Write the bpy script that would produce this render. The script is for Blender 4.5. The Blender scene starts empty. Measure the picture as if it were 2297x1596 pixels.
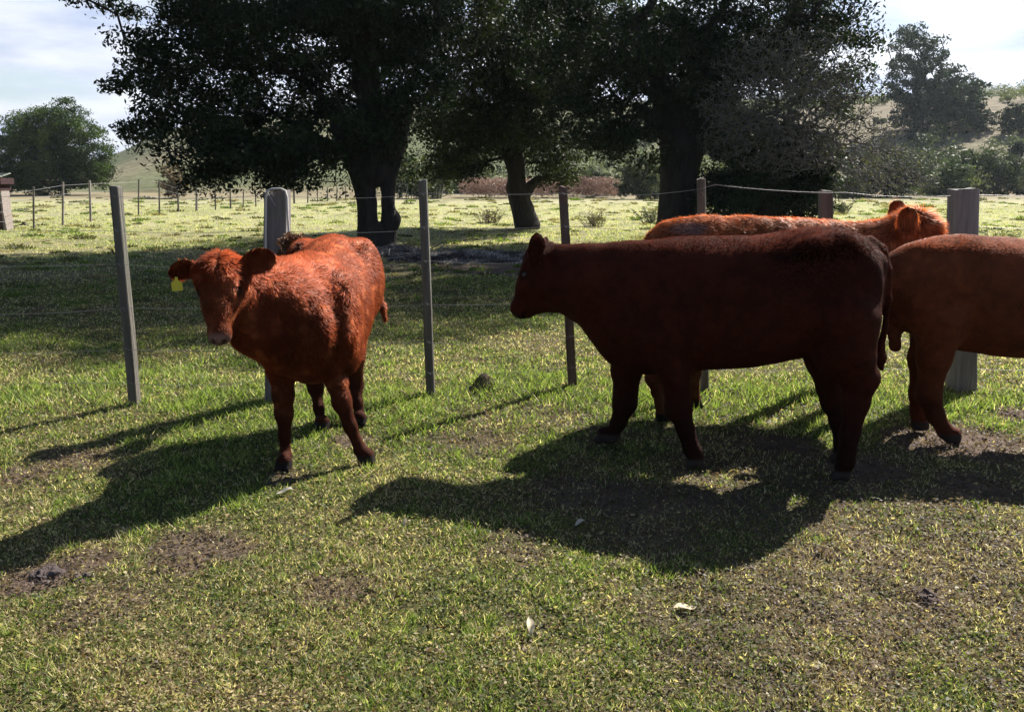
import bpy, math, os
import numpy as np
from mathutils import Vector
PI = math.pi
scene = bpy.context.scene
COL = scene.collection

# ------------------------------------------------------------------ camera, world, sun, exposure
CAMH, PITCH, FPX, CX, CY = 1.42, math.atan((798 - 395) / 1914.0), 1914.0, 1148.5, 798.0
cam = bpy.data.cameras.new('camera'); cam.sensor_width = 36; cam.lens = 36 * FPX / 2297.0
cam.clip_start = 0.05; cam.clip_end = 3000
camo = bpy.data.objects.new('camera', cam); COL.objects.link(camo)
camo.location = (0, 0, CAMH); camo.rotation_euler = (PI / 2 - PITCH, 0, 0)
scene.camera = camo
SUN_EL, SUN_DIR = math.radians(41.5), Vector((0.665, 0.747, 0)).normalized()
el = SUN_EL
to_sun = Vector((SUN_DIR.x * math.cos(el), SUN_DIR.y * math.cos(el), math.sin(el)))
sl = bpy.data.lights.new('sun', 'SUN'); sl.energy = 5.0; sl.angle = math.radians(0.5); sl.color = (1.0, 0.94, 0.84)
so = bpy.data.objects.new('sun', sl); COL.objects.link(so)
so.rotation_euler = to_sun.to_track_quat('Z', 'Y').to_euler(); so.location = (20, 25, 30)
scene.view_settings.view_transform = 'Standard'; scene.view_settings.look = 'None'
scene.view_settings.exposure = 1.4; scene.view_settings.gamma = 1.0
scene.cycles.max_bounces = 6; scene.cycles.transmission_bounces = 4; scene.cycles.transparent_max_bounces = 8
scene.cycles.diffuse_bounces = 3

world = bpy.data.worlds.new('World'); scene.world = world; world.use_nodes = True
nt = world.node_tree; nt.nodes.clear()
N = nt.nodes.new; Lk = nt.links.new
out = N('ShaderNodeOutputWorld'); bg = N('ShaderNodeBackground'); bg.inputs[1].default_value = 1.0
sky = N('ShaderNodeTexSky'); sky.sky_type = 'NISHITA'; sky.sun_disc = False
sky.sun_elevation = SUN_EL; sky.sun_rotation = math.atan2(SUN_DIR.x, SUN_DIR.y)
sky.air_density = 1.0; sky.dust_density = 0.6; sky.ozone_density = 1.5
skm = N('ShaderNodeVectorMath'); skm.operation = 'SCALE'; skm.inputs[3].default_value = 0.05
Lk(sky.outputs[0], skm.inputs[0])
tc = N('ShaderNodeTexCoord'); sep = N('ShaderNodeSeparateXYZ'); Lk(tc.outputs['Generated'], sep.inputs[0])
mp = N('ShaderNodeMapping'); mp.inputs['Scale'].default_value = (1.6, 1.6, 7.0); Lk(tc.outputs['Generated'], mp.inputs[0])
nz = N('ShaderNodeTexNoise'); nz.inputs['Scale'].default_value = 2.6; nz.inputs['Detail'].default_value = 7; nz.inputs['Roughness'].default_value = 0.55
Lk(mp.outputs[0], nz.inputs[0])
rp = N('ShaderNodeValToRGB'); rp.color_ramp.elements[0].position = 0.22; rp.color_ramp.elements[1].position = 0.42
Lk(nz.outputs['Fac'], rp.inputs[0])
band = N('ShaderNodeMapRange'); band.inputs[1].default_value = 0.14; band.inputs[2].default_value = 0.30
band.inputs[3].default_value = 1.0; band.inputs[4].default_value = 0.05; Lk(sep.outputs[2], band.inputs[0])
mul = N('ShaderNodeMath'); mul.operation = 'MULTIPLY'; Lk(rp.outputs[0], mul.inputs[0]); Lk(band.outputs[0], mul.inputs[1])
cl = N('ShaderNodeMix'); cl.data_type = 'RGBA'
nz2 = N('ShaderNodeTexNoise'); nz2.inputs['Scale'].default_value = 5.0; nz2.inputs['Detail'].default_value = 5; Lk(mp.outputs[0], nz2.inputs[0])
rp2 = N('ShaderNodeValToRGB'); rp2.color_ramp.elements[0].position = 0.35; rp2.color_ramp.elements[0].color = (0.27, 0.315, 0.44, 1)
rp2.color_ramp.elements[1].position = 0.62; rp2.color_ramp.elements[1].color = (0.47, 0.49, 0.53, 1); Lk(nz2.outputs['Fac'], rp2.inputs[0])
dt = N('ShaderNodeVectorMath'); dt.operation = 'DOT_PRODUCT'; Lk(tc.outputs['Generated'], dt.inputs[0]); dt.inputs[1].default_value = to_sun[:]
mr = N('ShaderNodeMapRange'); mr.inputs[1].default_value = -0.6; mr.inputs[2].default_value = 0.6; mr.inputs[3].default_value = 0.15; mr.inputs[4].default_value = 0.92; Lk(dt.outputs['Value'], mr.inputs[0])   # clouds are brightest towards the sun
cs = N('ShaderNodeVectorMath'); cs.operation = 'SCALE'; Lk(rp2.outputs[0], cs.inputs[0]); Lk(mr.outputs[0], cs.inputs[3])
Lk(mul.outputs[0], cl.inputs['Factor']); Lk(skm.outputs[0], cl.inputs['A']); Lk(cs.outputs[0], cl.inputs['B'])
Lk(cl.outputs['Result'], bg.inputs[0]); Lk(bg.outputs[0], out.inputs[0])

# ------------------------------------------------------------------ pixel helpers (pixels of a 2297x1596 view of the photo)
sp, cp = math.sin(PITCH), math.cos(PITCH)
def ray(u, v):
    a = CY - v
    return np.array([u - CX, FPX * cp + a * sp, -FPX * sp + a * cp])
def P(u, v, Y):
    d = ray(u, v); return np.array([0, 0, CAMH]) + d * (Y / d[1])
def G(u, v):
    d = ray(u, v); return np.array([0, 0, CAMH]) + d * (-CAMH / d[2])

# ------------------------------------------------------------------ noise
def _h(ix, iy, iz, seed):
    n = (ix * 374761393 + iy * 668265263 + iz * 2147483647 + seed * 1274126177) & 0xFFFFFFFF
    n = ((n ^ (n >> 13)) * 1274126177) & 0xFFFFFFFF
    n = ((n ^ (n >> 16)) * 2246822519) & 0xFFFFFFFF
    return ((n ^ (n >> 15)) & 0xFFFFFF) / float(0xFFFFFF)
def vnoise(p, seed=0):
    p = np.asarray(p, float); f = np.floor(p); i = f.astype(np.int64); t = p - f; t = t * t * (3 - 2 * t)
    r = 0
    for dx in (0, 1):
        wx = t[..., 0] if dx else 1 - t[..., 0]
        for dy in (0, 1):
            wy = t[..., 1] if dy else 1 - t[..., 1]
            for dz in (0, 1):
                wz = t[..., 2] if dz else 1 - t[..., 2]
                r = r + wx * wy * wz * _h(i[..., 0] + dx, i[..., 1] + dy, i[..., 2] + dz, seed)
    return r * 2 - 1
def fbm(p, seed=0, o=4):
    a, s, r = 1.0, 0.0, 0.0; p = np.asarray(p, float)
    for k in range(o):
        r = r + a * vnoise(p * 2 ** k + 17.3 * k, seed + k); s += a; a *= 0.5
    return r / s
def n2(x, y, s, seed=0, o=4):
    return fbm(np.stack([x * s, y * s, np.zeros_like(x) + 0.37], -1), seed, o)
def sstep(a, b, x):
    t = np.clip((x - a) / (b - a), 0, 1); return t * t * (3 - 2 * t)

# ------------------------------------------------------------------ mesh helpers
def mesh(name, V, F, mat, parent=None, col=None, smooth=True, nor=None):
    """V (n,3); F list of index arrays (m,k)"""
    if not isinstance(F, list): F = [F]
    F = [f for f in F if len(f)]
    me = bpy.data.meshes.new(name); V = np.asarray(V, np.float32)
    me.vertices.add(len(V)); me.vertices.foreach_set('co', V.ravel())
    li = np.concatenate([f.ravel() for f in F]).astype(np.int32)
    ls = []; lt = []; s = 0
    for f in F:
        m, k = f.shape; ls.append(s + np.arange(m) * k); lt.append(np.full(m, k)); s += m * k
    ls = np.concatenate(ls).astype(np.int32)
    me.loops.add(len(li)); me.loops.foreach_set('vertex_index', li)
    me.polygons.add(len(ls)); me.polygons.foreach_set('loop_start', ls)
    me.update(calc_edges=True); me.validate()
    if smooth is not None: me.polygons.foreach_set('use_smooth', np.full(len(me.polygons), bool(smooth)))
    if col is not None:
        c = np.ones((len(V), 4), np.float32); c[:, :3] = col
        at = me.color_attributes.new('Col', 'FLOAT_COLOR', 'POINT'); at.data.foreach_set('color', c.ravel())
    if nor is not None:
        me.normals_split_custom_set_from_vertices(np.asarray(nor, np.float32))
    me.materials.append(mat)
    o = bpy.data.objects.new(name, me); COL.objects.link(o)
    if parent is not None: o.parent = parent
    return o
def shift(o, loc):
    """move the mesh origin to loc, keeping geometry in place"""
    v = np.empty(len(o.data.vertices) * 3, np.float32); o.data.vertices.foreach_get('co', v)
    v = v.reshape(-1, 3) - np.asarray(loc, np.float32); o.data.vertices.foreach_set('co', v.ravel()); o.location = loc; o.data.update()
def tag(o, label=None, cat=None, group=None, kind=None):
    if label: o['label'] = label
    if cat: o['category'] = cat
    if group: o['group'] = group
    if kind: o['kind'] = kind
    return o
def empty(name, loc=(0, 0, 0)):
    o = bpy.data.objects.new(name, None); COL.objects.link(o); o.location = loc; o.empty_display_size = 0.1
    return o
def child(name, V, F, mat, root, **k):
    return mesh(name, np.asarray(V) - np.array(root.location), F, mat, root, **k)

# ------------------------------------------------------------------ materials
def mat(name, color=(0.5, 0.5, 0.5), rough=0.8, attr=False, transl=0.0, tcol=None, noise=None, bump=None, spec=0.3, sheen=0.0, stretch=(1, 1, 1), contrast=None):
    m = bpy.data.materials.new(name); m.use_nodes = True; nt = m.node_tree; nd = nt.nodes; nd.clear(); L = nt.links.new
    o = nd.new('ShaderNodeOutputMaterial'); b = nd.new('ShaderNodeBsdfPrincipled'); b.inputs['Roughness'].default_value = rough
    b.inputs['Specular IOR Level'].default_value = spec; b.inputs['Sheen Weight'].default_value = sheen
    tcn = nd.new('ShaderNodeTexCoord'); mpn = nd.new('ShaderNodeMapping'); mpn.inputs['Scale'].default_value = stretch; L(tcn.outputs['Object'], mpn.inputs[0])
    if attr:
        a = nd.new('ShaderNodeAttribute'); a.attribute_name = 'Col'; c = a.outputs['Color']
    else:
        a = nd.new('ShaderNodeRGB'); a.outputs[0].default_value = (*color, 1); c = a.outputs[0]
    if noise:
        sc, amt = noise
        n = nd.new('ShaderNodeTexNoise'); n.inputs['Scale'].default_value = sc; n.inputs['Detail'].default_value = 8; n.inputs['Roughness'].default_value = 0.65; L(mpn.outputs[0], n.inputs[0])
        r = nd.new('ShaderNodeMapRange'); r.inputs[1].default_value = 0.3; r.inputs[2].default_value = 0.7; r.inputs[3].default_value = 1 - amt; r.inputs[4].default_value = 1 + amt; L(n.outputs['Fac'], r.inputs[0])
        v = nd.new('ShaderNodeVectorMath'); v.operation = 'SCALE'; L(c, v.inputs[0]); L(r.outputs[0], v.inputs[3]); c = v.outputs[0]
    L(c, b.inputs['Base Color'])
    if bump:
        sc, st, dist = bump
        n = nd.new('ShaderNodeTexNoise'); n.inputs['Scale'].default_value = sc; n.inputs['Detail'].default_value = 8; n.inputs['Roughness'].default_value = 0.6; L(mpn.outputs[0], n.inputs[0])
        bp = nd.new('ShaderNodeBump'); bp.inputs['Strength'].default_value = st; bp.inputs['Distance'].default_value = dist; L(n.outputs['Fac'], bp.inputs['Height']); L(bp.outputs[0], b.inputs['Normal'])
    s = b.outputs[0]
    if transl:
        t = nd.new('ShaderNodeBsdfTranslucent')
        if tcol:
            v = nd.new('ShaderNodeVectorMath'); v.operation = 'MULTIPLY'; L(c, v.inputs[0]); v.inputs[1].default_value = tcol; L(v.outputs[0], t.inputs[0])
        else: L(c, t.inputs[0])
        x = nd.new('ShaderNodeMixShader'); x.inputs[0].default_value = transl; L(s, x.inputs[1]); L(t.outputs[0], x.inputs[2]); s = x.outputs[0]
    L(s, o.inputs[0]); return m

M_ground = mat('pasture_ground', attr=True, rough=0.95, noise=(60, 0.35), bump=(90, 0.8, 0.02), spec=0.1)
M_hill = mat('hill_ground', attr=True, rough=0.95, noise=(0.25, 0.25), bump=(0.4, 0.6, 1.2), spec=0.05)
M_grass = mat('grass_blade', attr=True, rough=0.55, transl=0.45, tcol=(1.5, 1.6, 0.9), spec=0.25)
M_leaf = mat('leaf', attr=True, rough=0.6, transl=0.13, tcol=(1.6, 1.9, 0.8), spec=0.12)
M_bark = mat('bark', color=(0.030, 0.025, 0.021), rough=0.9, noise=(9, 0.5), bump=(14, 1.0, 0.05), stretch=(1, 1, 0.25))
M_twig = mat('pale_twig', color=(0.12, 0.112, 0.105), rough=0.9, noise=(6, 0.4))
M_coat = mat('coat_hair', attr=True, rough=0.5, transl=0.30, tcol=(2.6, 1.9, 1.4), spec=0.09)
M_skin = mat('hide', attr=True, rough=0.7, noise=(30, 0.25), bump=(70, 0.5, 0.006), spec=0.04)
M_wood = mat('weathered_wood', attr=True, rough=0.85, noise=(14, 0.4), bump=(55, 1.0, 0.02), stretch=(1, 1, 0.07), spec=0.2)
M_wire = mat('galvanised_wire', color=(0.22, 0.22, 0.22), rough=0.4, spec=0.5)
M_dung = mat('dried_dung', attr=True, rough=0.8, noise=(25, 0.5), bump=(40, 1.0, 0.02))
M_brick = mat('brick', attr=True, rough=0.9, noise=(20, 0.3), bump=(50, 0.5, 0.01))
M_dry = mat('dry_stalk', attr=True, rough=0.7, transl=0.2)
M_tag = mat('yellow_plastic', color=(0.75, 0.68, 0.08), rough=0.5, transl=0.3)
M_eye = mat('eye_gloss', color=(0.01, 0.007, 0.005), rough=0.08, spec=0.6)
M_horn = mat('hoof_horn', color=(0.05, 0.04, 0.035), rough=0.6)

# ------------------------------------------------------------------ ground and terrain
SOIL = []   # (x, y, r, strength)
def soil_px(u, v, ru, k=1.0):
    g = G(u, v); SOIL.append((g[0], g[1], ru * g[1] / FPX, k))
for a in [(90, 1290, 110, 1.1), (200, 1260, 90, .8), (420, 1235, 130, .7), (520, 1240, 60, .6), (2080, 1335, 50, 1.0), (2200, 1290, 60, .5), (2180, 985, 160, 1.0), (2060, 985, 90, .8), (2290, 930, 70, 1.0),
          (2270, 1110, 70, .6), (790, 985, 60, .8), (640, 1070, 60, .5), (1300, 1100, 150, .5), (160, 1030, 90, .5), (740, 1330, 110, .45), (1150, 1230, 90, .4), (1900, 1120, 90, .5), (1850, 1240, 60, .5),
          (1060, 985, 120, .45), (1250, 930, 120, .3), (500, 872, 40, .5), (1065, 808, 26, .9), (1650, 1330, 200, .35), (1480, 1215, 150, .4), (1640, 1130, 140, .6), (1950, 1050, 110, .9), (2180, 1090, 130, .75), (1420, 1130, 150, .55), (1760, 1000, 120, .8), (250, 1350, 150, .35), (60, 1060, 90, .5)]:
    soil_px(*a)
def soil(x, y):
    w = n2(x, y, 2.3, 5) * 0.45 + n2(x, y, 9.0, 6, 3) * 0.35
    s = sstep(0.14, 0.55, n2(x, y, 0.75, 8, 5) + 0.7 * n2(x, y, 3.5, 9, 3)) * 0.36 * (1 - 0.6 * sstep(4.5, 5.3, y))
    for (a, b, r, k) in SOIL:
        d = np.sqrt((x - a) ** 2 + ((y - b) * 0.9) ** 2) / r
        s = np.maximum(s, k * (1 - sstep(0.35, 1.25, d + w)))
    # worn ground under the big tree
    d = np.sqrt(((x - 1.5) / 4.2) ** 2 + ((y - 13.4) / 1.3) ** 2); s = np.maximum(s, 1 - sstep(0.4, 1.2, d + w))
    return np.clip(s, 0, 1.1)
_a, _b, _c = G(1088, 874), G(85, 705), G(190, 702)
MND = [(_a[0], _a[1], .085, .10), (_b[0], _b[1], .13, .09), (_c[0], _c[1], .12, .06)]
SOIL.append((_a[0], _a[1] - .03, .06, .8)); SOIL.append((_b[0], _b[1], .07, .8))
def micro(x, y):
    near = 1 - sstep(30, 60, y)
    h = 0.030 * n2(x, y, 0.9, 11, 3) + 0.022 * n2(x, y, 3.2, 12, 3)
    h = h + 0.010 * n2(x, y, 14, 13, 2) * (1 - sstep(7, 14, y))
    h = h + 0.05 * n2(x, y, 0.35, 15, 3) * sstep(7, 14, y)
    h = h + 0.030 * n2(x, y, 22, 17, 3) * np.clip(soil(x, y), 0, 1) * (1 - sstep(7, 12, y))
    for (a, b, r_, k_) in MND: h = h + k_ * np.exp(-(((x - a) / r_) ** 2 + ((y - b) / r_) ** 2)) * (1 + 0.5 * n2(x, y, 9, 19, 2))
    return h * near
def dirtcol(x, y):
    s = np.clip(soil(x, y), 0, 1)[..., None]
    g = sstep(-0.35, 0.35, n2(x, y, 0.8, 21, 4) + 0.3 * n2(x, y, 5, 22, 3))[..., None]
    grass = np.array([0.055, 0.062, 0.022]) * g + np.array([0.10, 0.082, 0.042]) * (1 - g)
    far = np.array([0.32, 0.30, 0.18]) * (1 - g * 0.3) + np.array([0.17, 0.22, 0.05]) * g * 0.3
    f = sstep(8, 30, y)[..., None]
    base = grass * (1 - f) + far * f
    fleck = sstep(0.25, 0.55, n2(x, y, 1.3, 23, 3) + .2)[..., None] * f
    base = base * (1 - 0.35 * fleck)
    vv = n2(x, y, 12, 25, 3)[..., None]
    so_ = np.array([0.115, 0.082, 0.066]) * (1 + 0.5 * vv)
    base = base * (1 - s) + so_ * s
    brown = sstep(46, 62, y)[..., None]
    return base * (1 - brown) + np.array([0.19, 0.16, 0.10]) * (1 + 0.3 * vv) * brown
def axis_pts(lo, hi, step, ends):
    a = list(np.arange(lo, hi + 1e-6, step))
    d = step; x = hi
    while x < ends[1]:
        d *= 1.06; x += d; a.append(x)
    d = step; x = lo
    while x > ends[0]:
        d *= 1.06; x -= d; a.insert(0, x)
    return np.array(a)
gx = axis_pts(-4.2, 4.6, 0.03, (-420, 420)); gy = axis_pts(0.8, 8.0, 0.03, (-60, 640))
X, Yg = np.meshgrid(gx, gy)
def grid_faces(nx, ny):
    i = np.arange(ny - 1)[:, None] * nx + np.arange(nx - 1)[None]
    i = i.ravel(); return np.stack([i, i + 1, i + nx + 1, i + nx], -1)
Z = micro(X, Yg)
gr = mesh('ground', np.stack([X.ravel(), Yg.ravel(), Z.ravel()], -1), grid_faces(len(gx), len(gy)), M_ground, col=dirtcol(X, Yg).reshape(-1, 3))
tag(gr, 'grazed pasture ground with bare earth patches', kind='structure')

SK = np.array([(-600, 395), (0, 385), (200, 372), (275, 350), (385, 300), (500, 268), (800, 250), (1200, 238), (1900, 222), (2297, 205), (3000, 190)], float)
def hill_h(x, y):
    u = CX + x / np.maximum(y, 30) * 1900
    h = (397 - np.interp(u, SK[:, 0], SK[:, 1])) / 1914.0 * 380
    t = 0.30 * sstep(64, 150, y) + 0.70 * sstep(120, 380, y)
    right = sstep(1400, 2300, u)
    t = t + right * 0.12 * sstep(62, 110, y) * (1 - sstep(120, 230, y)); t = np.minimum(t, np.maximum(y, 60) / 380)
    return h * t - 0.4 + sstep(64, 90, y) * 0.35 + n2(x, y, 0.02, 41, 4) * 1.6 * sstep(70, 200, y) * (1 - sstep(300, 380, y))
hx = np.linspace(-420, 460, 260); hy = np.concatenate([np.arange(60, 160, 2.0), np.arange(160, 520, 5.0)])
HX, HY = np.meshgrid(hx, hy); HZ = hill_h(HX, HY)
q = n2(HX, HY, 0.018, 51, 5); q2 = n2(HX, HY, 0.06, 52, 4)
a = sstep(-0.2, 0.25, q)[..., None]; b_ = sstep(0.0, 0.4, q2)[..., None]
hc = np.array([0.17, 0.155, 0.10]) * a + np.array([0.10, 0.115, 0.06]) * (1 - a)
hc = hc * (1 - 0.55 * b_) + np.array([0.05, 0.065, 0.03]) * 0.55 * b_
uu = CX + HX / HY * 1900; tz = (sstep(84, 94, HY) * (1 - sstep(135, 155, HY)) * sstep(1600, 1800, uu))[..., None] * (0.5 + 0.5 * a); hc = hc * (1 - tz) + np.array([0.17, 0.145, 0.105]) * tz
ft = (1 - sstep(62, 85, HY))[..., None]; hc = hc * (1 - ft) + np.array([0.25, 0.18, 0.12]) * ft
tag(mesh('hills', np.stack([HX.ravel(), HY.ravel(), HZ.ravel()], -1), grid_faces(len(hx), len(hy)), M_hill, col=hc.reshape(-1, 3)), 'scrubby tan and olive hillside', kind='structure')
def terr(x, y):
    x = np.atleast_1d(np.asarray(x, float)); y = np.atleast_1d(np.asarray(y, float))
    return np.maximum(np.where(y > 60, hill_h(x, y), -9), micro(x, y))
def Gt(u, v):
    d = ray(u, v)
    for Y in np.arange(8, 480, 1.0):
        p = np.array([0, 0, CAMH]) + d * (Y / d[1])
        if p[2] <= terr(p[0], p[1])[0]: return p
    return p

# ------------------------------------------------------------------ grass (uncountable): near blades, thinning away
rng = np.random.default_rng(7)
def blades(n, y0, y1, seed):
    r = np.random.default_rng(seed)
    y = y0 * (y1 / y0) ** r.random(n); x = (r.random(n) * 2 - 1) * (0.66 * y + 0.6) + 0.02 * y
    s = soil(x, y); dens = n2(x, y, 5.0, 31, 3)
    keep = r.random(n) > np.clip(s * 1.4, 0, 0.985); keep &= r.random(n) < 0.75 + 0.5 * dens
    x, y, s = x[keep], y[keep], s[keep]; n = len(x)
    lush = sstep(-0.3, 0.4, n2(x, y, 0.8, 21, 4) + 0.3 * n2(x, y, 5, 22, 3))
    band = np.exp(-((y - 5.6) / 1.1) ** 2)                    # longer green grass along the fence line
    hgt = (0.016 + 0.020 * r.random(n) + 0.022 * lush * r.random(n)) * (1 + 0.5 * band) * (1 + 0.4 * n2(x, y, 4.0, 33, 2)) * (1 - 0.4 * s)
    hgt = hgt + sstep(8, 30, y) * 0.02
    tuft = n2(x, y, 11.0, 35, 3); tuft2 = n2(x, y, 30.0, 36, 2)
    hgt = hgt * (0.62 + 0.8 * tuft + 0.4 * tuft2 + 0.25 * band)
    w = np.minimum(0.0013 * y + 0.0010, 0.028)
    a = r.random(n) * 2 * PI; lean = 0.25 + 0.9 * r.random(n); la = r.random(n) * 2 * PI
    z = micro(x, y) - 0.003
    b0 = np.stack([x - np.cos(a) * w / 2, y - np.sin(a) * w / 2, z], -1); b1 = np.stack([x + np.cos(a) * w / 2, y + np.sin(a) * w / 2, z], -1)
    tip = np.stack([x + np.cos(la) * hgt * lean, y + np.sin(la) * hgt * lean, z + hgt], -1)
    V = np.stack([b0, b1, tip], 1).reshape(-1, 3); F = np.arange(3 * n).reshape(-1, 3)
    g1 = np.array([0.065, 0.115, 0.022]); g2 = np.array([0.28, 0.34, 0.095]); dry = np.array([0.60, 0.51, 0.33]); brn = np.array([0.17, 0.11, 0.07])
    t = r.random(n)[:, None]; c = g1 * (1 - t) + g2 * t
    pd = np.clip(0.78 - 0.60 * lush + 0.5 * s - 0.35 * band - 0.55 * tuft - 0.45 * tuft2 - 0.25 * n2(x, y, 2.5, 37, 2), 0.05, 0.95) + 0.25 * sstep(9, 20, y)
    isdry = (r.random(n) < pd)[:, None]; isb = (r.random(n) < 0.35)[:, None]
    c = np.where(isdry, np.where(isb, brn, dry) * (0.7 + 0.6 * r.random(n)[:, None]), c * (0.75 + 0.5 * r.random(n)[:, None]))
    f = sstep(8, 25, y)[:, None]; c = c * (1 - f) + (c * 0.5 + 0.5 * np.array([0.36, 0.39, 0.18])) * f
    return V, F, np.repeat(c, 3, 0)
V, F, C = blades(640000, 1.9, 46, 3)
def litter(n, y0, y1, seed):
    r = np.random.default_rng(seed); y = y0 * (y1 / y0) ** r.random(n); x = (r.random(n) * 2 - 1) * (0.66 * y + 0.6) + 0.02 * y; s = np.clip(soil(x, y), 0, 1)
    z = micro(x, y) + 0.020 * r.random(n) ** 1.5; p = np.stack([x, y, z], -1); a = r.normal(size=(n, 3)) * [1, 1, .45]; a /= np.linalg.norm(a, axis=1, keepdims=True); b = np.cross(a, r.normal(size=(n, 3)) * [.5, .5, 1]); b /= np.linalg.norm(b, axis=1, keepdims=True)
    L_ = ((0.005 + 0.006 * r.random(n)) * (0.6 + 0.13 * y))[:, None]; W_ = L_ * (0.18 + 0.45 * r.random(n))[:, None]
    V = np.stack([p - a * L_, p + b * W_, p + a * L_, p - b * W_], 1).reshape(-1, 3); k = n2(x, y, 3.0, 38, 3) + 0.6 * n2(x, y, 12, 39, 2)
    pal = np.array([[0.05, 0.075, 0.018], [0.13, 0.15, 0.04], [0.36, 0.30, 0.17], [0.16, 0.105, 0.065], [0.10, 0.072, 0.060]])
    w = np.stack([0.9 - k - 2 * s, 0.9 - k - 2 * s, 0.5 + k - .5 * s, 0.3 + .5 * k + .6 * s, 0.12 + 4.0 * s], -1).clip(0.02); w = np.cumsum(w / w.sum(1, keepdims=True), 1); c = pal[(r.random((n, 1)) > w).sum(1).clip(0, 4)] * (0.65 + 0.7 * r.random((n, 1)))
    return V, np.arange(4 * n).reshape(-1, 4), np.repeat(c, 4, 0)
V2, F2, C2 = litter(330000, 1.9, 12, 4)
F = [F, F2 + len(V)]; V = np.concatenate([V, V2]); C = np.concatenate([C, C2])
def clumps(n, seed):
    r = np.random.default_rng(seed); y = 9 * (58 / 9) ** r.random(n); x = (r.random(n) * 2 - 1) * (0.66 * y + 1); sz = (0.05 + 0.14 * r.random(n) ** 2) * (0.6 + y / 45); m = 46; ci = np.repeat(np.arange(n), m); k = len(ci)
    a = r.random(k) * 2 * PI; q = r.random(k) ** .5; px_ = x[ci] + np.cos(a) * q * sz[ci] * 1.3; py_ = y[ci] + np.sin(a) * q * sz[ci]; z = micro(px_, py_) - .004; h = sz[ci] * (1 - .6 * q) * (.35 + .5 * r.random(k)); w = 0.0013 * py_; b = r.random(k) * 2 * PI
    V = np.stack([np.stack([px_ - np.cos(b) * w, py_ - np.sin(b) * w, z], -1), np.stack([px_ + np.cos(b) * w, py_ + np.sin(b) * w, z], -1), np.stack([px_ + np.cos(a) * h * .6, py_ + np.sin(a) * h * .4, z + h], -1)], 1).reshape(-1, 3)
    cc = np.array([[0.10, 0.14, 0.03], [0.20, 0.17, 0.09], [0.07, 0.07, 0.035]])[r.integers(0, 3, n)][ci] * (.7 + .6 * r.random((k, 1))); return V, np.arange(3 * k).reshape(-1, 3), np.repeat(cc, 3, 0)
V3, F3_, C3 = clumps(1500, 6)
F[0] = np.concatenate([F[0], F3_ + len(V)]); V = np.concatenate([V, V3]); C = np.concatenate([C, C3])
tag(mesh('grass', V, F, M_grass, col=C, smooth=False), 'short grazed pasture grass, green and straw coloured', 'grass', kind='stuff')

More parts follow.
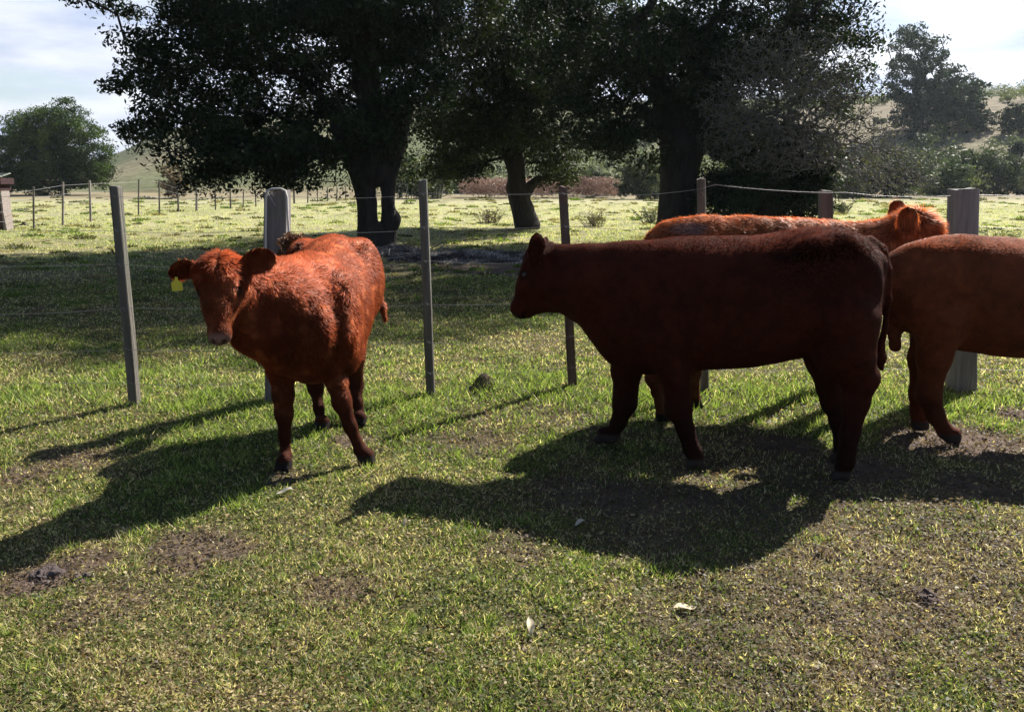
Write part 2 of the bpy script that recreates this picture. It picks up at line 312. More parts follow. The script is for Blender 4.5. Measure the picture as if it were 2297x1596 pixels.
# ------------------------------------------------------------------ signed-distance modelling
def sd_ell(p, c, r):
    q = (p - c); k0 = np.sqrt(((q / r) ** 2).sum(-1)); k1 = np.sqrt(((q / (np.array(r) ** 2)) ** 2).sum(-1)) + 1e-9
    return k0 * (k0 - 1) / k1
def sd_cone(p, a, b, ra, rb):
    ab = b - a; t = np.clip(((p - a) @ ab) / (ab @ ab + 1e-9), 0, 1)
    return np.sqrt(((p - a - t[..., None] * ab) ** 2).sum(-1)) - (ra + t * (rb - ra))
def smin(a, b, k):
    h = np.clip(0.5 + 0.5 * (b - a) / k, 0, 1); return b * (1 - h) + a * h - k * h * (1 - h)
class SDF:
    def __init__(s, lo, hi, h):
        s.lo, s.h = np.array(lo, float), h
        s.ax = [np.arange(lo[i], hi[i] + h, h) for i in range(3)]
        s.D = np.full([len(a) for a in s.ax], 1e3, np.float32)
    def _sub(s, lo, hi):
        sl = []
        for i in range(3):
            a = max(0, int((lo[i] - s.lo[i]) / s.h)); b = min(len(s.ax[i]), int((hi[i] - s.lo[i]) / s.h) + 2)
            if b <= a: return None, None
            sl.append(slice(a, b))
        g = np.stack(np.meshgrid(*[s.ax[i][sl[i]] for i in range(3)], indexing='ij'), -1)
        return tuple(sl), g
    def add(s, fn, lo, hi, k, sub=False):
        m = k + 0.06; sl, g = s._sub(np.array(lo) - m, np.array(hi) + m)
        if sl is None: return
        d = fn(g)
        s.D[sl] = -smin(-s.D[sl], d, k) if sub else smin(s.D[sl], d, k)
    def cone(s, a, b, ra, rb, k=0.03, sub=False):
        a, b = np.array(a, float), np.array(b, float); R = max(ra, rb)
        s.add(lambda g: sd_cone(g, a, b, ra, rb), np.minimum(a, b) - R, np.maximum(a, b) + R, k, sub)
    def ell(s, c, r, k=0.03, frame=None, sub=False):
        c = np.array(c, float); r = np.array(r, float)
        if frame is None: s.add(lambda g: sd_ell(g, c, r), c - r, c + r, k, sub)
        else:
            Rm = r.max(); M = np.array(frame).T
            s.add(lambda g: sd_ell((g - c) @ M, np.zeros(3), r), c - Rm, c + Rm, k, sub)
    def chain(s, pts, k=0.03):
        for (a, ra), (b, rb) in zip(pts[:-1], pts[1:]): s.cone(a, b, ra, rb, k)
    def surf(s):
        D = s.D; S = D < 0; nx, ny, nz = D.shape
        c = [D[i:nx - 1 + i, j:ny - 1 + j, k:nz - 1 + k] for i in (0, 1) for j in (0, 1) for k in (0, 1)]
        neg = sum((x < 0).astype(int) for x in c); act = (neg > 0) & (neg < 8)
        idx = -np.ones(act.shape, int); ii = np.argwhere(act); idx[act] = np.arange(len(ii))
        cv = np.stack([x[act] for x in c], -1); off = np.array([(i, j, k) for i in (0, 1) for j in (0, 1) for k in (0, 1)], float)
        acc = np.zeros((len(ii), 3)); cnt = np.zeros(len(ii))
        for a_ in range(8):
            for b_ in range(a_ + 1, 8):
                if abs(off[a_] - off[b_]).sum() != 1: continue
                va, vb = cv[:, a_], cv[:, b_]; cr = (va < 0) != (vb < 0)
                t = np.where(cr, va / np.where(cr, va - vb, 1), 0)
                acc += np.where(cr[:, None], off[a_] + t[:, None] * (off[b_] - off[a_]), 0); cnt += cr
        V = s.lo + (ii + acc / cnt[:, None]) * s.h
        Fs = []
        for ax in range(3):
            sh = [slice(None)] * 3; a0 = list(sh); a1 = list(sh); a0[ax] = slice(0, -1); a1[ax] = slice(1, None)
            A, B = S[tuple(a0)], S[tuple(a1)]; e = np.argwhere(A != B)
            o1, o2 = [(1, 2), (2, 0), (0, 1)][ax]
            ok = (e[:, o1] > 0) & (e[:, o2] > 0) & (e[:, o1] < D.shape[o1] - 1) & (e[:, o2] < D.shape[o2] - 1); e = e[ok]
            q = []
            for (d1, d2) in ((0, 0), (1, 0), (1, 1), (0, 1)):
                w = e.copy(); w[:, o1] -= d1; w[:, o2] -= d2; q.append(idx[w[:, 0], w[:, 1], w[:, 2]])
            q = np.stack(q, -1); fl = ~A[e[:, 0], e[:, 1], e[:, 2]]; q[fl] = q[fl][:, ::-1]; Fs.append(q)
        F = np.concatenate(Fs); F = F[(F >= 0).all(1)]
        return V, F[:, ::-1] if face_flip(V, F) else F
def face_flip(V, F):
    q = F[:: max(1, len(F) // 4000)]; n = np.cross(V[q[:, 1]] - V[q[:, 0]], V[q[:, 2]] - V[q[:, 0]]); c = V.mean(0)
    return ((V[q].mean(1) - c) * n).sum() < 0
def vnormals(V, F):
    n = np.cross(V[F[:, 2]] - V[F[:, 0]], V[F[:, 3 % F.shape[1]]] - V[F[:, 1]]) if F.shape[1] == 4 else np.cross(V[F[:, 1]] - V[F[:, 0]], V[F[:, 2]] - V[F[:, 0]])
    N_ = np.zeros_like(V)
    for k in range(F.shape[1]): np.add.at(N_, F[:, k], n)
    return N_ / (np.linalg.norm(N_, axis=1, keepdims=True) + 1e-12)
def tube(pts, radii, seg=6, cap=True):
    pts = np.array(pts, float); n = len(pts); V = []; r = np.broadcast_to(radii, (n,))
    t = np.gradient(pts, axis=0); t /= np.linalg.norm(t, axis=1, keepdims=True) + 1e-9
    u = np.cross(t[0], [0, 0, 1.0]); u = u if np.linalg.norm(u) > 0.1 else np.cross(t[0], [1.0, 0, 0])
    for i in range(n):
        u = u - t[i] * (u @ t[i]); u /= np.linalg.norm(u) + 1e-9; w = np.cross(t[i], u)
        a = np.arange(seg) * 2 * PI / seg; V.append(pts[i] + r[i] * (np.cos(a)[:, None] * u + np.sin(a)[:, None] * w))
    V = np.concatenate(V); F = []
    for i in range(n - 1):
        for k in range(seg): F.append((i * seg + k, i * seg + (k + 1) % seg, (i + 1) * seg + (k + 1) % seg, (i + 1) * seg + k))
    return V, np.array(F)
def join(parts):
    """[(V, F)] -> V, [F3, F4]"""
    Vs, F3, F4, o = [], [], [], 0
    for V, F in parts:
        for f in (F if isinstance(F, list) else [F]):
            if len(f): (F3 if f.shape[1] == 3 else F4).append(f + o)
        Vs.append(V); o += len(V)
    return np.concatenate(Vs), [np.concatenate(x) for x in (F3, F4) if x]

# ------------------------------------------------------------------ cattle
def ear_mesh(base, d, face, L, W, droop=0.0):
    d = np.array(d, float); d /= np.linalg.norm(d); f = np.array(face, float); f -= d * (f @ d); f /= np.linalg.norm(f); w = np.cross(d, f)
    nu, nv = 13, 11; Vo = []; prof = lambda t: (0.42 + 0.58 * math.sin(min(1, t / 0.55) * PI / 2)) if t < 0.55 else max(0.02, math.cos((t - 0.55) / 0.45 * PI / 2) ** 0.42)
    for side in (0, 1):
        for i in range(nu):
            t = i / (nu - 1); hw = W / 2 * prof(t)
            for j in range(nv):
                s = j / (nv - 1) * 2 - 1; dep = 0.55 * hw * (s * s) * (1 - 0.4 * t) + 0.006 * side * (1 - 0.5 * t)
                p = base + d * L * t + w * hw * s + f * (dep - 0.45 * hw) + np.array([0, 0, -droop * L * t * t])
                Vo.append(p)
    Vo = np.array(Vo); Fo = []; m = nu * nv
    for side in (0, 1):
        for i in range(nu - 1):
            for j in range(nv - 1):
                a_ = side * m + i * nv + j; q = (a_, a_ + 1, a_ + nv + 1, a_ + nv); Fo.append(q if side else q[::-1])
    for i in range(nu - 1):
        for j in (0, nv - 1):
            a_ = i * nv + j; Fo.append((a_, a_ + nv, m + a_ + nv, m + a_))
    for j in range(nv - 1):
        a_ = (nu - 1) * nv + j; Fo.append((a_, a_ + 1, m + a_ + 1, m + a_))
    return Vo, np.array(Fo)

class Cow:
    def __init__(s, name, origin, fwd):
        s.name = name; s.o = np.array([origin[0], origin[1], 0.0]); f = np.array([fwd[0], fwd[1], 0.0]); s.F = f / np.linalg.norm(f); s.L = np.array([-s.F[1], s.F[0], 0]); s.U = np.array([0, 0, 1.0])
        s.R = np.stack([s.F, s.L, s.U])      # world -> local rows
        s.extra = []; s.extra_col = []
    def loc(s, w): return s.R @ (np.asarray(w, float) - s.o)
    def world(s, p): return s.o + np.asarray(p) @ s.R
    def px(s, u, v, w):
        d = ray(u, v); o = np.array([0, 0, CAMH]); t = (w - (o - s.o) @ s.L) / (d @ s.L); return s.loc(o + d * t)
    def J(s, u, v, w, r, yy=False):
        p = s.loc(P(u, v, w)) if yy else s.px(u, v, w)
        return (p, r)
    def begin(s, lo, hi, h=0.0105): s.S = SDF(lo, hi, h)
    def torso(s, st, ex=2.35):
        st = sorted(st); x = np.array([a[0] for a in st]); T, B, W = [np.array([a[i] for a in st]) for i in (1, 2, 3)]
        xs = np.linspace(x[0], x[-1], 260)
        def sm(v):
            y = np.interp(xs, x, v); k = np.hanning(21); k /= k.sum(); yp = np.concatenate([2 * y[0] - y[1:11][::-1], y, 2 * y[-1] - y[-11:-1][::-1]]); return np.convolve(yp, k, 'valid')
        T, B, W = sm(T), sm(B), sm(W)
        def fn(g):
            gxx = np.clip(g[..., 0], x[0], x[-1]); t = np.interp(gxx, xs, T); b = np.interp(gxx, xs, B); w = np.maximum(np.interp(gxx, xs, W), 0.012)
            zc = b + 0.47 * (t - b); a_ = np.maximum(np.where(g[..., 2] > zc, t - zc, zc - b), 0.012)
            e = np.where(g[..., 2] > zc, 1.95, ex)
            rho = (np.abs((g[..., 2] - zc) / a_) ** e + np.abs(g[..., 1] / w) ** e) ** (1 / e)
            d = (rho - 1) * np.minimum(a_, w); dx = np.abs(g[..., 0] - gxx)
            return np.where(dx > 0, np.hypot(np.maximum(d, 0), dx), d)
        s.S.add(fn, (x[0], -W.max(), B.min()), (x[-1], W.max(), T.max()), 0.02)
    def head(s, poll, muz, width=1.0):
        """poll, muzzle in local coordinates"""
        S = s.S; d = muz - poll; Ln = np.linalg.norm(d); d = d / Ln; k = Ln / 0.40
        lat = np.cross(np.array([0, 0, 1.0]), d); lat /= np.linalg.norm(lat); up = np.cross(d, lat)
        s.hd, s.hl, s.hu, s.hp, s.hk = d, lat, up, poll, k; fr = np.stack([d, lat, up]); s.fr = fr; kw = k * width
        H = lambda a, b, c: poll + d * a * k + lat * b * kw + up * c * k
        s.H = H
        S.ell(H(0.07, 0, -0.055), (0.12 * k, 0.098 * kw, 0.100 * k), 0.04, fr)
        S.ell(H(0.20, 0, -0.055), (0.13 * k, 0.085 * kw, 0.080 * k), 0.04, fr)
        S.cone(H(0.16, 0, -0.06), H(0.35, 0, -0.065), 0.072 * kw, 0.052 * kw, 0.04)
        S.ell(H(0.385, 0, -0.074), (0.048 * k, 0.057 * kw, 0.047 * k), 0.03, fr)
        for sg in (1, -1):
            S.cone(H(0.10, sg * 0.05, -0.15), H(0.34, sg * 0.022, -0.120), 0.042 * k, 0.028 * k, 0.03)
            S.ell(H(0.150, sg * 0.078, -0.030), (0.036 * k, 0.022 * k, 0.028 * k), 0.02, fr)
            S.ell(H(0.030, sg * 0.085, -0.045), (0.04 * k, 0.045 * k, 0.035 * k), 0.03, fr)
        S.ell(H(0.375, 0, -0.118), (0.034 * k, 0.040 * k, 0.022 * k), 0.012, fr)          # lower lip
        for sg in (1, -1):
            S.ell(H(0.430, sg * 0.030, -0.058), (0.020 * k, 0.014 * k, 0.011 * k), 0.005, fr, sub=True)
            S.ell(H(0.165, sg * 0.092, -0.022), (0.030 * k, 0.016 * k, 0.018 * k), 0.012, fr, sub=True)
            S.cone(H(0.12, sg * 0.074, 0.004), H(0.20, sg * 0.070, -0.002), 0.016 * k, 0.012 * k, 0.02)
            S.cone(H(0.20, sg * 0.072, -0.065), H(0.30, sg * 0.050, -0.075), 0.018 * k, 0.012 * k, 0.02)
        S.ell(H(0.400, 0, -0.104), (0.05 * k, 0.075 * k, 0.005 * k), 0.006, fr, sub=True)   # mouth line
    def leg(s, pts, hoof, fwd=None, hr=0.045):
        """pts: [(local point, r)], hoof: local ground point"""
        h = np.array(hoof, float); f = np.array(fwd if fwd is not None else (1.0, 0, 0))
        s.S.chain(pts, 0.030)
        last = pts[-1]; kn = min(range(1, len(pts) - 1), key=lambda i: abs(pts[i][0][2] - 0.33)); kp, kr = pts[kn]
        s.S.ell(kp + f * 0.010, (kr * 1.02, kr * 0.92, kr * 1.25), 0.02)
        s.S.ell(last[0] - f * 0.022, (0.022, 0.026, 0.018), 0.012)
        s.S.cone(last[0], (h[0], h[1], 0.055), last[1] * 0.92, 0.036, 0.02)
        for sg in (1, -1):
            lat = np.array([-f[1], f[0], 0])
            s.S.cone(np.array([h[0], h[1], 0.045]) + lat * sg * 0.018, np.array([h[0], h[1], 0.018]) + f * 0.032 + lat * sg * 0.022, 0.026, 0.018, 0.008)
        s.S.cone((h[0], h[1], 0.05), np.array([h[0], h[1], 0.022]) - f * 0.012, 0.034, 0.030, 0.015)
    def finish(s, label, cat, palette, nhair, hlen, rough=1.0, face=0.35, tipk=1.3, group=None, seed=1, skin_dark=0.42, bare=None, flat_bottom=True, shag=None):
        S = s.S; g = np.stack(np.meshgrid(*S.ax, indexing='ij'), -1)
        near = np.abs(S.D) < 0.05
        S.D[near] += (0.006 * fbm(g[near] * 8, seed, 2) + 0.003 * rough * fbm(g[near] * 26, seed + 3, 2)).astype(np.float32)
        if flat_bottom: S.D = np.maximum(S.D, (0.004 - g[..., 2]).astype(np.float32))
        V, F = S.surf(); del g
        # drop detached bits is unnecessary: every primitive overlaps
        parts = [(V, F)] + s.extra; Vb, Fb = join(parts); nb = len(V)
        coatc = palette(Vb, s)
        root = empty(s.name, s.world((0, 0, 0)))
        toR = lambda q: (np.asarray(q) @ s.R)          # root has no rotation
        body = mesh('body', toR(Vb), Fb, M_skin, root, col=coatc * skin_dark)
        # coat: short tapered hairs following the hide
        V2 = Vb; F4 = Fb[-1]; T3 = np.concatenate([F4[:, [0, 1, 2]], F4[:, [0, 2, 3]]]); Nn = vnormals(Vb, F4)
        A = np.linalg.norm(np.cross(V2[T3[:, 1]] - V2[T3[:, 0]], V2[T3[:, 2]] - V2[T3[:, 0]]), axis=1)
        if bare is not None:
            A = A * (1 - 0.93 * bare(V2[T3].mean(1)))
        r = np.random.default_rng(seed); ti = np.searchsorted(np.cumsum(A), r.random(nhair) * A.sum()); ti = np.clip(ti, 0, len(T3) - 1)
        a_ = r.random(nhair); b__ = r.random(nhair); fl = a_ + b__ > 1; a_[fl] = 1 - a_[fl]; b__[fl] = 1 - b__[fl]; c_ = 1 - a_ - b__
        w3 = np.stack([a_, b__, c_], -1)[..., None]; p = (V2[T3[ti]] * w3).sum(1); n = (Nn[T3[ti]] * w3).sum(1); n /= np.linalg.norm(n, axis=1, keepdims=True)
        up_ = np.clip(n[:, 2:3], 0, 1) ** 1.5; base = np.array([-1.0, 0, -0.1]) * up_ + np.array([-0.45, 0, -0.9]) * (1 - up_)
        hw = (1 - sstep(0.20 * s.hk, 0.32 * s.hk, np.linalg.norm(p - s.H(0.2, 0, -0.06), axis=1)))[:, None]; latd = np.sign((p - s.hp) @ s.hl)[:, None] * s.hl
        base = base * (1 - hw) + (s.hd * 0.8 + latd * 0.5 - s.hu * 0.25) * hw
        flow = base + (0.15 + 0.75 * rough) * np.stack([fbm(p * 7, seed + 5, 2), fbm(p * 7 + 9, seed + 6, 2), fbm(p * 7 + 19, seed + 7, 2)], -1)
        flow += max(0.0, 1.1 * rough - 0.30) * 1.6 * np.stack([fbm(p * 34, seed + 15, 1), fbm(p * 34 + 9, seed + 16, 1), fbm(p * 34 + 19, seed + 17, 1)], -1)
        flow -= n * (flow * n).sum(1, keepdims=True); flow /= np.linalg.norm(flow, axis=1, keepdims=True) + 1e-6
        lift = (0.30 + 0.35 * r.random(nhair)) * (0.35 + 0.65 * rough); ln = hlen * (0.6 + 0.7 * r.random(nhair))
        lowleg = 1 - sstep(0.28, 0.52, p[:, 2]); ln = ln * (1 - 0.70 * lowleg)
        fd = 1 - sstep(0.13 * s.hk, 0.22 * s.hk, np.linalg.norm(p - s.H(0.27, 0, -0.06), axis=1)); ln = ln * (1 - (1 - face) * fd); lift = lift * (1 - 0.5 * fd); lift = lift * (1 - 0.6 * lowleg)
        if shag is not None:
            q = shag(p); ln = ln * (1 + q); lift = lift + 0.35 * np.clip(q, 0, 1)
        d = flow + n * lift[:, None] + (0.04 + 0.18 * rough) * r.normal(size=(nhair, 3)); d /= np.linalg.norm(d, axis=1, keepdims=True)
        side = np.cross(d, n + 0.35 * r.normal(size=(nhair, 3))); side /= np.linalg.norm(side, axis=1, keepdims=True) + 1e-6
        wd = 0.0011 + 0.0009 * r.random(nhair); root_p = p - n * 0.002
        Vh = np.stack([root_p - side * wd[:, None], root_p + side * wd[:, None], root_p + d * ln[:, None]], 1)
        vr = 0.25 + 0.75 * rough; ch = palette(p, s) * (1 + vr * (0.6 * r.random(nhair) - 0.3))[:, None]; ch = np.stack([ch * (1 - 0.3 * vr), ch * (1 - 0.3 * vr), ch * (tipk if rough > 0.4 else 1.45)], 1)
        Nh = n + (0.08 + 0.24 * rough) * side * r.normal(size=(nhair, 1)); Nh /= np.linalg.norm(Nh, axis=1, keepdims=True)
        mesh('coat', toR(Vh.reshape(-1, 3)), np.arange(3 * nhair).reshape(-1, 3), M_coat, root, col=np.clip(ch.reshape(-1, 3), 0, 1), smooth=True, nor=np.repeat(Nh, 3, 0))
        tag(root, label, cat, group or ('cattle standing at the fence' if cat == 'cow' else None)); s.root = root; s.toR = toR
        return root
    def eye(s, sg):
        c = s.H(0.165, sg * 0.080, -0.022); k = s.hk; nu, nv = 14, 10; V = []
        for i in range(nv + 1):
            th = PI * i / nv
            for j in range(nu): ph = 2 * PI * j / nu; V.append(c + np.array([math.sin(th) * math.cos(ph), math.sin(th) * math.sin(ph), math.cos(th)]) * 0.019 * k)
        F = [(i * nu + j, i * nu + (j + 1) % nu, (i + 1) * nu + (j + 1) % nu, (i + 1) * nu + j) for i in range(nv) for j in range(nu)]
        mesh('eye', s.toR(np.array(V)), np.array(F), M_eye, s.root)

def red_palette(base, lo=(0.055, 0.016, 0.009), muz=None, seed=0, legs=0.55, light=(0.42, 0.17, 0.06)):
    base = np.array(base); lo = np.array(lo); light = np.array(light)
    def f(p, s):
        n = fbm(p * 5, seed + 60, 4)[:, None]; n3 = fbm(p * 22, seed + 70, 2)[:, None]
        c = base * (1 + 0.35 * n + 0.30 * n3) + light * np.clip(n3 - 0.15, 0, 1) * 0.5
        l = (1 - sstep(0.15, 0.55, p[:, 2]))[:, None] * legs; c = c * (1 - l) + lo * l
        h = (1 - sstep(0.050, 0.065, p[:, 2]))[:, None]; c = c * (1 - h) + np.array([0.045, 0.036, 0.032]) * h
        if muz is not None:
            for sg in (1, -1):
                e_ = (1 - sstep(0.020, 0.038, np.linalg.norm(p - s.H(0.165, sg * 0.088, -0.020), axis=1)))[:, None] * 0.85; c = c * (1 - e_) + np.array([0.018, 0.010, 0.009]) * e_
            m, r, mc = muz; d = np.linalg.norm(p - m, axis=1); k = (1 - sstep(r * 0.75, r * 1.15, d))[:, None]; c = c * (1 - k) + np.array(mc) * k
            for sg in (1, -1):
                e_ = (1 - sstep(0.010, 0.020, np.linalg.norm((p - s.H(0.432, sg * 0.030, -0.058)), axis=1)))[:, None]; c = c * (1 - 0.85 * e_)
            q_ = (p - s.H(0.40, 0, -0.104)) @ s.hu; e_ = ((np.abs(q_) < 0.0065) & (d < r * 1.3))[:, None] * 0.75; c = c * (1 - e_)
        return np.clip(c, 0.002, 1)
    return f
def bare_fn(cow, extra=None):
    m = cow.H(0.40, 0, -0.075); k = cow.hk
    def f(p):
        b = 1 - sstep(0.05 * k, 0.075 * k, np.linalg.norm(p - m, axis=1)); b = np.maximum(b, 1 - sstep(0.055, 0.075, p[:, 2]))
        for sg in (1, -1): b = np.maximum(b, 1 - sstep(0.022, 0.034, np.linalg.norm(p - cow.H(0.165, sg * 0.088, -0.020), axis=1)))
        return b
    return f

# --- middle cow: side on, facing left
c = Cow('cow', (1.16, 4.12), (-0.965, 0.262)); c.begin((-1.0, -0.42, -0.03), (1.25, 0.42, 1.36))
st = [(1250, 552, 690, .085), (1290, 548, 712, .105), (1330, 545, 768, .14), (1370, 541, 818, .18), (1430, 537, 840, .215), (1500, 534, 838, .235), (1600, 531, 830, .27), (1700, 526, 822, .28),
      (1780, 514, 808, .265), (1830, 509, 798, .255), (1890, 514, 800, .24), (1940, 533, 785, .205), (1972, 560, 740, .14), (1986, 600, 690, .05)]
T = []
for (u, a, b, w) in st:
    t_, q_ = c.px(u, a, 0), c.px(u, b, 0.03); T.append(((t_[0] + q_[0]) / 2, t_[2], q_[2], w))
c.torso(T)
c.head(c.loc(P(1204, 552, 4.44)), c.loc(P(1145, 688, 4.48)), 1.1)
c.S.ell(c.loc(P(1232, 645, 4.44)), (0.10, 0.07, 0.10), 0.05); c.S.cone(c.loc(P(1240, 668, 4.42)), c.loc(P(1166, 690, 4.46)), 0.070, 0.040, 0.04)
c.S.cone(c.px(1320, 640, 0), c.loc(P(1240, 630, 4.42)), 0.17, 0.13, 0.06)
c.S.cone(c.px(1330, 640, 0), c.H(0.05, 0, -0.09), 0.13, 0.085, 0.05)
c.S.cone(c.px(1300, 690, 0), c.H(0.12, 0, -0.14), 0.06, 0.05, 0.05)
c.S.ell(c.px(1460, 705, 0.14), (0.16, 0.085, 0.21), 0.08); c.S.ell(c.px(1460, 690, -0.16), (0.16, 0.08, 0.22), 0.05)
c.S.ell(c.px(1880, 640, 0.15), (0.19, 0.09, 0.24), 0.05); c.S.ell(c.px(1880, 640, -0.15), (0.19, 0.09, 0.24), 0.05)
c.S.ell(c.px(1835, 556, 0.17), (0.07, 0.05, 0.04), 0.06); c.S.ell(c.px(1965, 590, 0.08), (0.05, 0.04, 0.05), 0.04)
c.leg([c.J(1480, 750, .15, .12), c.J(1514, 830, .16, .076), c.J(1522, 915, .16, .058), c.J(1538, 965, .155, .040), c.J(1553, 1010, .15, .040)], c.px(1562, 1036, .15) * [1, 1, 0])
c.leg([c.J(1420, 750, -.14, .12), c.J(1407, 830, -.15, .078), c.J(1402, 905, -.15, .062), c.J(1388, 945, -.15, .042), c.J(1369, 980, -.15, .040)], c.px(1354, 1003, -.15) * [1, 1, 0])
c.leg([c.J(1890, 720, .15, .17), c.J(1895, 790, .16, .135), c.J(1930, 850, .16, .078), c.J(1922, 900, .16, .056), c.J(1906, 970, .155, .043), c.J(1897, 1035, .15, .044)], c.px(1888, 1076, .15) * [1, 1, 0])
c.leg([c.J(1865, 720, -.14, .16), c.J(1853, 800, -.15, .105), c.J(1862, 870, -.15, .060), c.J(1868, 900, -.15, .048), c.J(1880, 945, -.145, .038), c.J(1886, 990, -.14, .036)], c.px(1884, 1022, -.14) * [1, 1, 0])
c.S.ell(c.px(1955, 846, .16), (.034, .03, .04), .03)
tl = [c.J(1950, 545, 0, .035), c.J(1975, 562, 0.0, .030), c.J(1988, 605, 0.02, .022), c.J(1992, 670, 0.03, .018), c.J(1986, 735, 0.03, .017), c.J(1975, 775, 0.03, .022), c.J(1972, 800, 0.03, .034), c.J(1977, 826, 0.03, .012)]
c.S.chain(tl, 0.012)
e1 = c.loc(P(1206, 602, 4.34)); e1d = np.array([0.10, 0.25, 1.0])
c.extra.append(ear_mesh(e1, c.R @ np.array([-0.05, -0.15, 1.0]), c.R @ np.array([-0.45, 0.9, 0]), 0.185, 0.095))
e2 = c.H(0.03, -0.09, -0.02); c.extra.append(ear_mesh(e2, c.R @ np.array([0.2, 0.9, 0.25]), c.R @ np.array([-1, 0.1, 0]), 0.15, 0.09))
c.extra[-1:]
hipc = c.px(1800, 535, 0.15)
c.S.ell(c.px(1790, 610, 0.33), (0.10, 0.07, 0.09), 0.06, sub=True); c.S.ell(c.px(1375, 640, 0.30), (0.05, 0.08, 0.16), 0.06, sub=True); c.S.ell(c.px(1575, 720, 0.40), (0.05, 0.13, 0.18), 0.05, sub=True)
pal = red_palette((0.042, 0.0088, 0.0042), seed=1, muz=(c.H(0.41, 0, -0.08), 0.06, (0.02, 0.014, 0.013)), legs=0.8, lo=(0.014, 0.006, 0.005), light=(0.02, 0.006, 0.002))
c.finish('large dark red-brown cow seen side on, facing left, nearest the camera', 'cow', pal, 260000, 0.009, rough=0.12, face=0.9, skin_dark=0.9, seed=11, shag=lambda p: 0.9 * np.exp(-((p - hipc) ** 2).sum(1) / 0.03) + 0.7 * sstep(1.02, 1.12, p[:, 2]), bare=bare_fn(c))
c.eye(1)

# --- right-hand cow: side on, facing left, cut by the frame
c = Cow('cow', (2.62, 4.55), (-1, 0.06)); c.begin((-1.15, -0.40, -0.03), (1.25, 0.40, 1.36), 0.0115)
st = [(1975, 575, 680, .09), (2005, 560, 725, .12), (2035, 545, 742, .155), (2090, 530, 765, .20), (2150, 528, 785, .23), (2220, 533, 795, .265), (2300, 538, 803, .285), (2400, 540, 806, .295), (2500, 536, 800, .29),
      (2560, 530, 790, .27), (2620, 538, 775, .23), (2665, 565, 735, .15), (2690, 610, 690, .05)]
T = []
for (u, a, b, w) in st:
    t_, q_ = c.px(u, a, 0), c.px(u, b, 0.03); T.append(((t_[0] + q_[0]) / 2, t_[2], q_[2], w))
c.torso(T)
c.head(c.loc(P(1935, 600, 4.72)), c.loc(P(1880, 715, 4.86)), 1.0)
c.S.cone(c.px(2040, 645, 0), c.H(0.06, 0, -0.08), 0.15, 0.09, 0.06)
c.S.chain([c.J(2000, 700, 0.0, .04), c.J(2005, 740, 0, .030), c.J(2008, 776, 0, .030)], 0.03)
c.S.ell(c.px(2110, 685, 0.13), (0.15, 0.075, 0.2), 0.08); c.S.ell(c.px(2110, 670, -0.15), (0.15, 0.07, 0.2), 0.05)
c.leg([c.J(2112, 720, .13, .13), c.J(2096, 800, .13, .085), c.J(2083, 880, .13, .060), c.J(2098, 930, .12, .044), c.J(2122, 968, .12, .042)], c.px(2138, 990, .12) * [1, 1, 0])
c.leg([c.J(2090, 720, -.12, .12), c.J(2076, 800, -.12, .080), c.J(2062, 880, -.12, .052), c.J(2058, 920, -.12, .038), c.J(2061, 952, -.12, .038)], c.px(2064, 972, -.12) * [1, 1, 0])
c.leg([c.J(2590, 710, .15, .15), c.J(2600, 790, .16, .10), c.J(2625, 850, .16, .055), c.J(2605, 940, .155, .035), c.J(2600, 985, .15, .037)], c.px(2595, 1012, .15) * [1, 1, 0])
c.leg([c.J(2570, 710, -.14, .15), c.J(2560, 790, -.15, .09), c.J(2580, 860, -.15, .052), c.J(2565, 920, -.145, .033), c.J(2560, 950, -.14, .036)], c.px(2555, 975, -.14) * [1, 1, 0])
c.S.chain([c.J(2660, 545, 0, .035), c.J(2690, 600, 0, .025), c.J(2695, 700, 0, .018), c.J(2690, 780, 0, .03), c.J(2690, 820, 0, .012)], 0.012)
for sg in (1, -1):
    c.extra.append(ear_mesh(c.H(0.02, sg * 0.09, -0.03), c.hl * sg + 0.1 * c.hu, c.hd, 0.15, 0.09))
pal = red_palette((0.125, 0.032, 0.0115), seed=2, muz=(c.H(0.41, 0, -0.08), 0.06, (0.03, 0.02, 0.018)), legs=0.5, light=(0.04, 0.014, 0.005), lo=(0.030, 0.010, 0.007))
c.finish('reddish cow cut off by the right edge, its head hidden behind the large dark cow', 'cow', pal, 230000, 0.009, rough=0.14, face=0.9, skin_dark=0.9, shag=lambda p: 0.9 * sstep(1.0, 1.07, p[:, 2]), seed=12, bare=bare_fn(c))

# --- cow behind, facing right, woolly poll
c = Cow('cow', (1.50, 5.02), (1, 0.03)); c.begin((-0.85, -0.42, -0.03), (1.45, 0.42, 1.45), 0.0115)
st = [(1436, 560, 620, .05), (1450, 528, 650, .12), (1478, 500, 700, .17), (1520, 490, 750, .21), (1580, 486, 775, .24), (1650, 486, 785, .26), (1750, 488, 785, .26), (1850, 495, 775, .24), (1910, 502, 755, .21), (1950, 508, 720, .17), (1985, 515, 690, .13)]
T = []
for (u, a, b, w) in st:
    t_, q_ = c.px(u, a, 0), c.px(u, b, 0.0); T.append(((t_[0] + q_[0]) / 2, t_[2], q_[2], w))
c.torso(T)
c.head(c.loc(P(2060, 487, 5.02)), c.loc(P(2115, 610, 5.20)), 1.05)
c.S.cone(c.px(1950, 600, 0), c.H(0.08, 0, -0.09), 0.16, 0.09, 0.06)
c.S.cone(c.px(1900, 560, 0), c.H(0.0, 0, -0.05), 0.11, 0.075, 0.06)
c.leg([c.J(1490, 700, -.14, .14), c.J(1480, 790, -.14, .075), c.J(1465, 845, -.14, .045), c.J(1475, 880, -.14, .034)], c.px(1485, 912, -.14) * [1, 1, 0], )
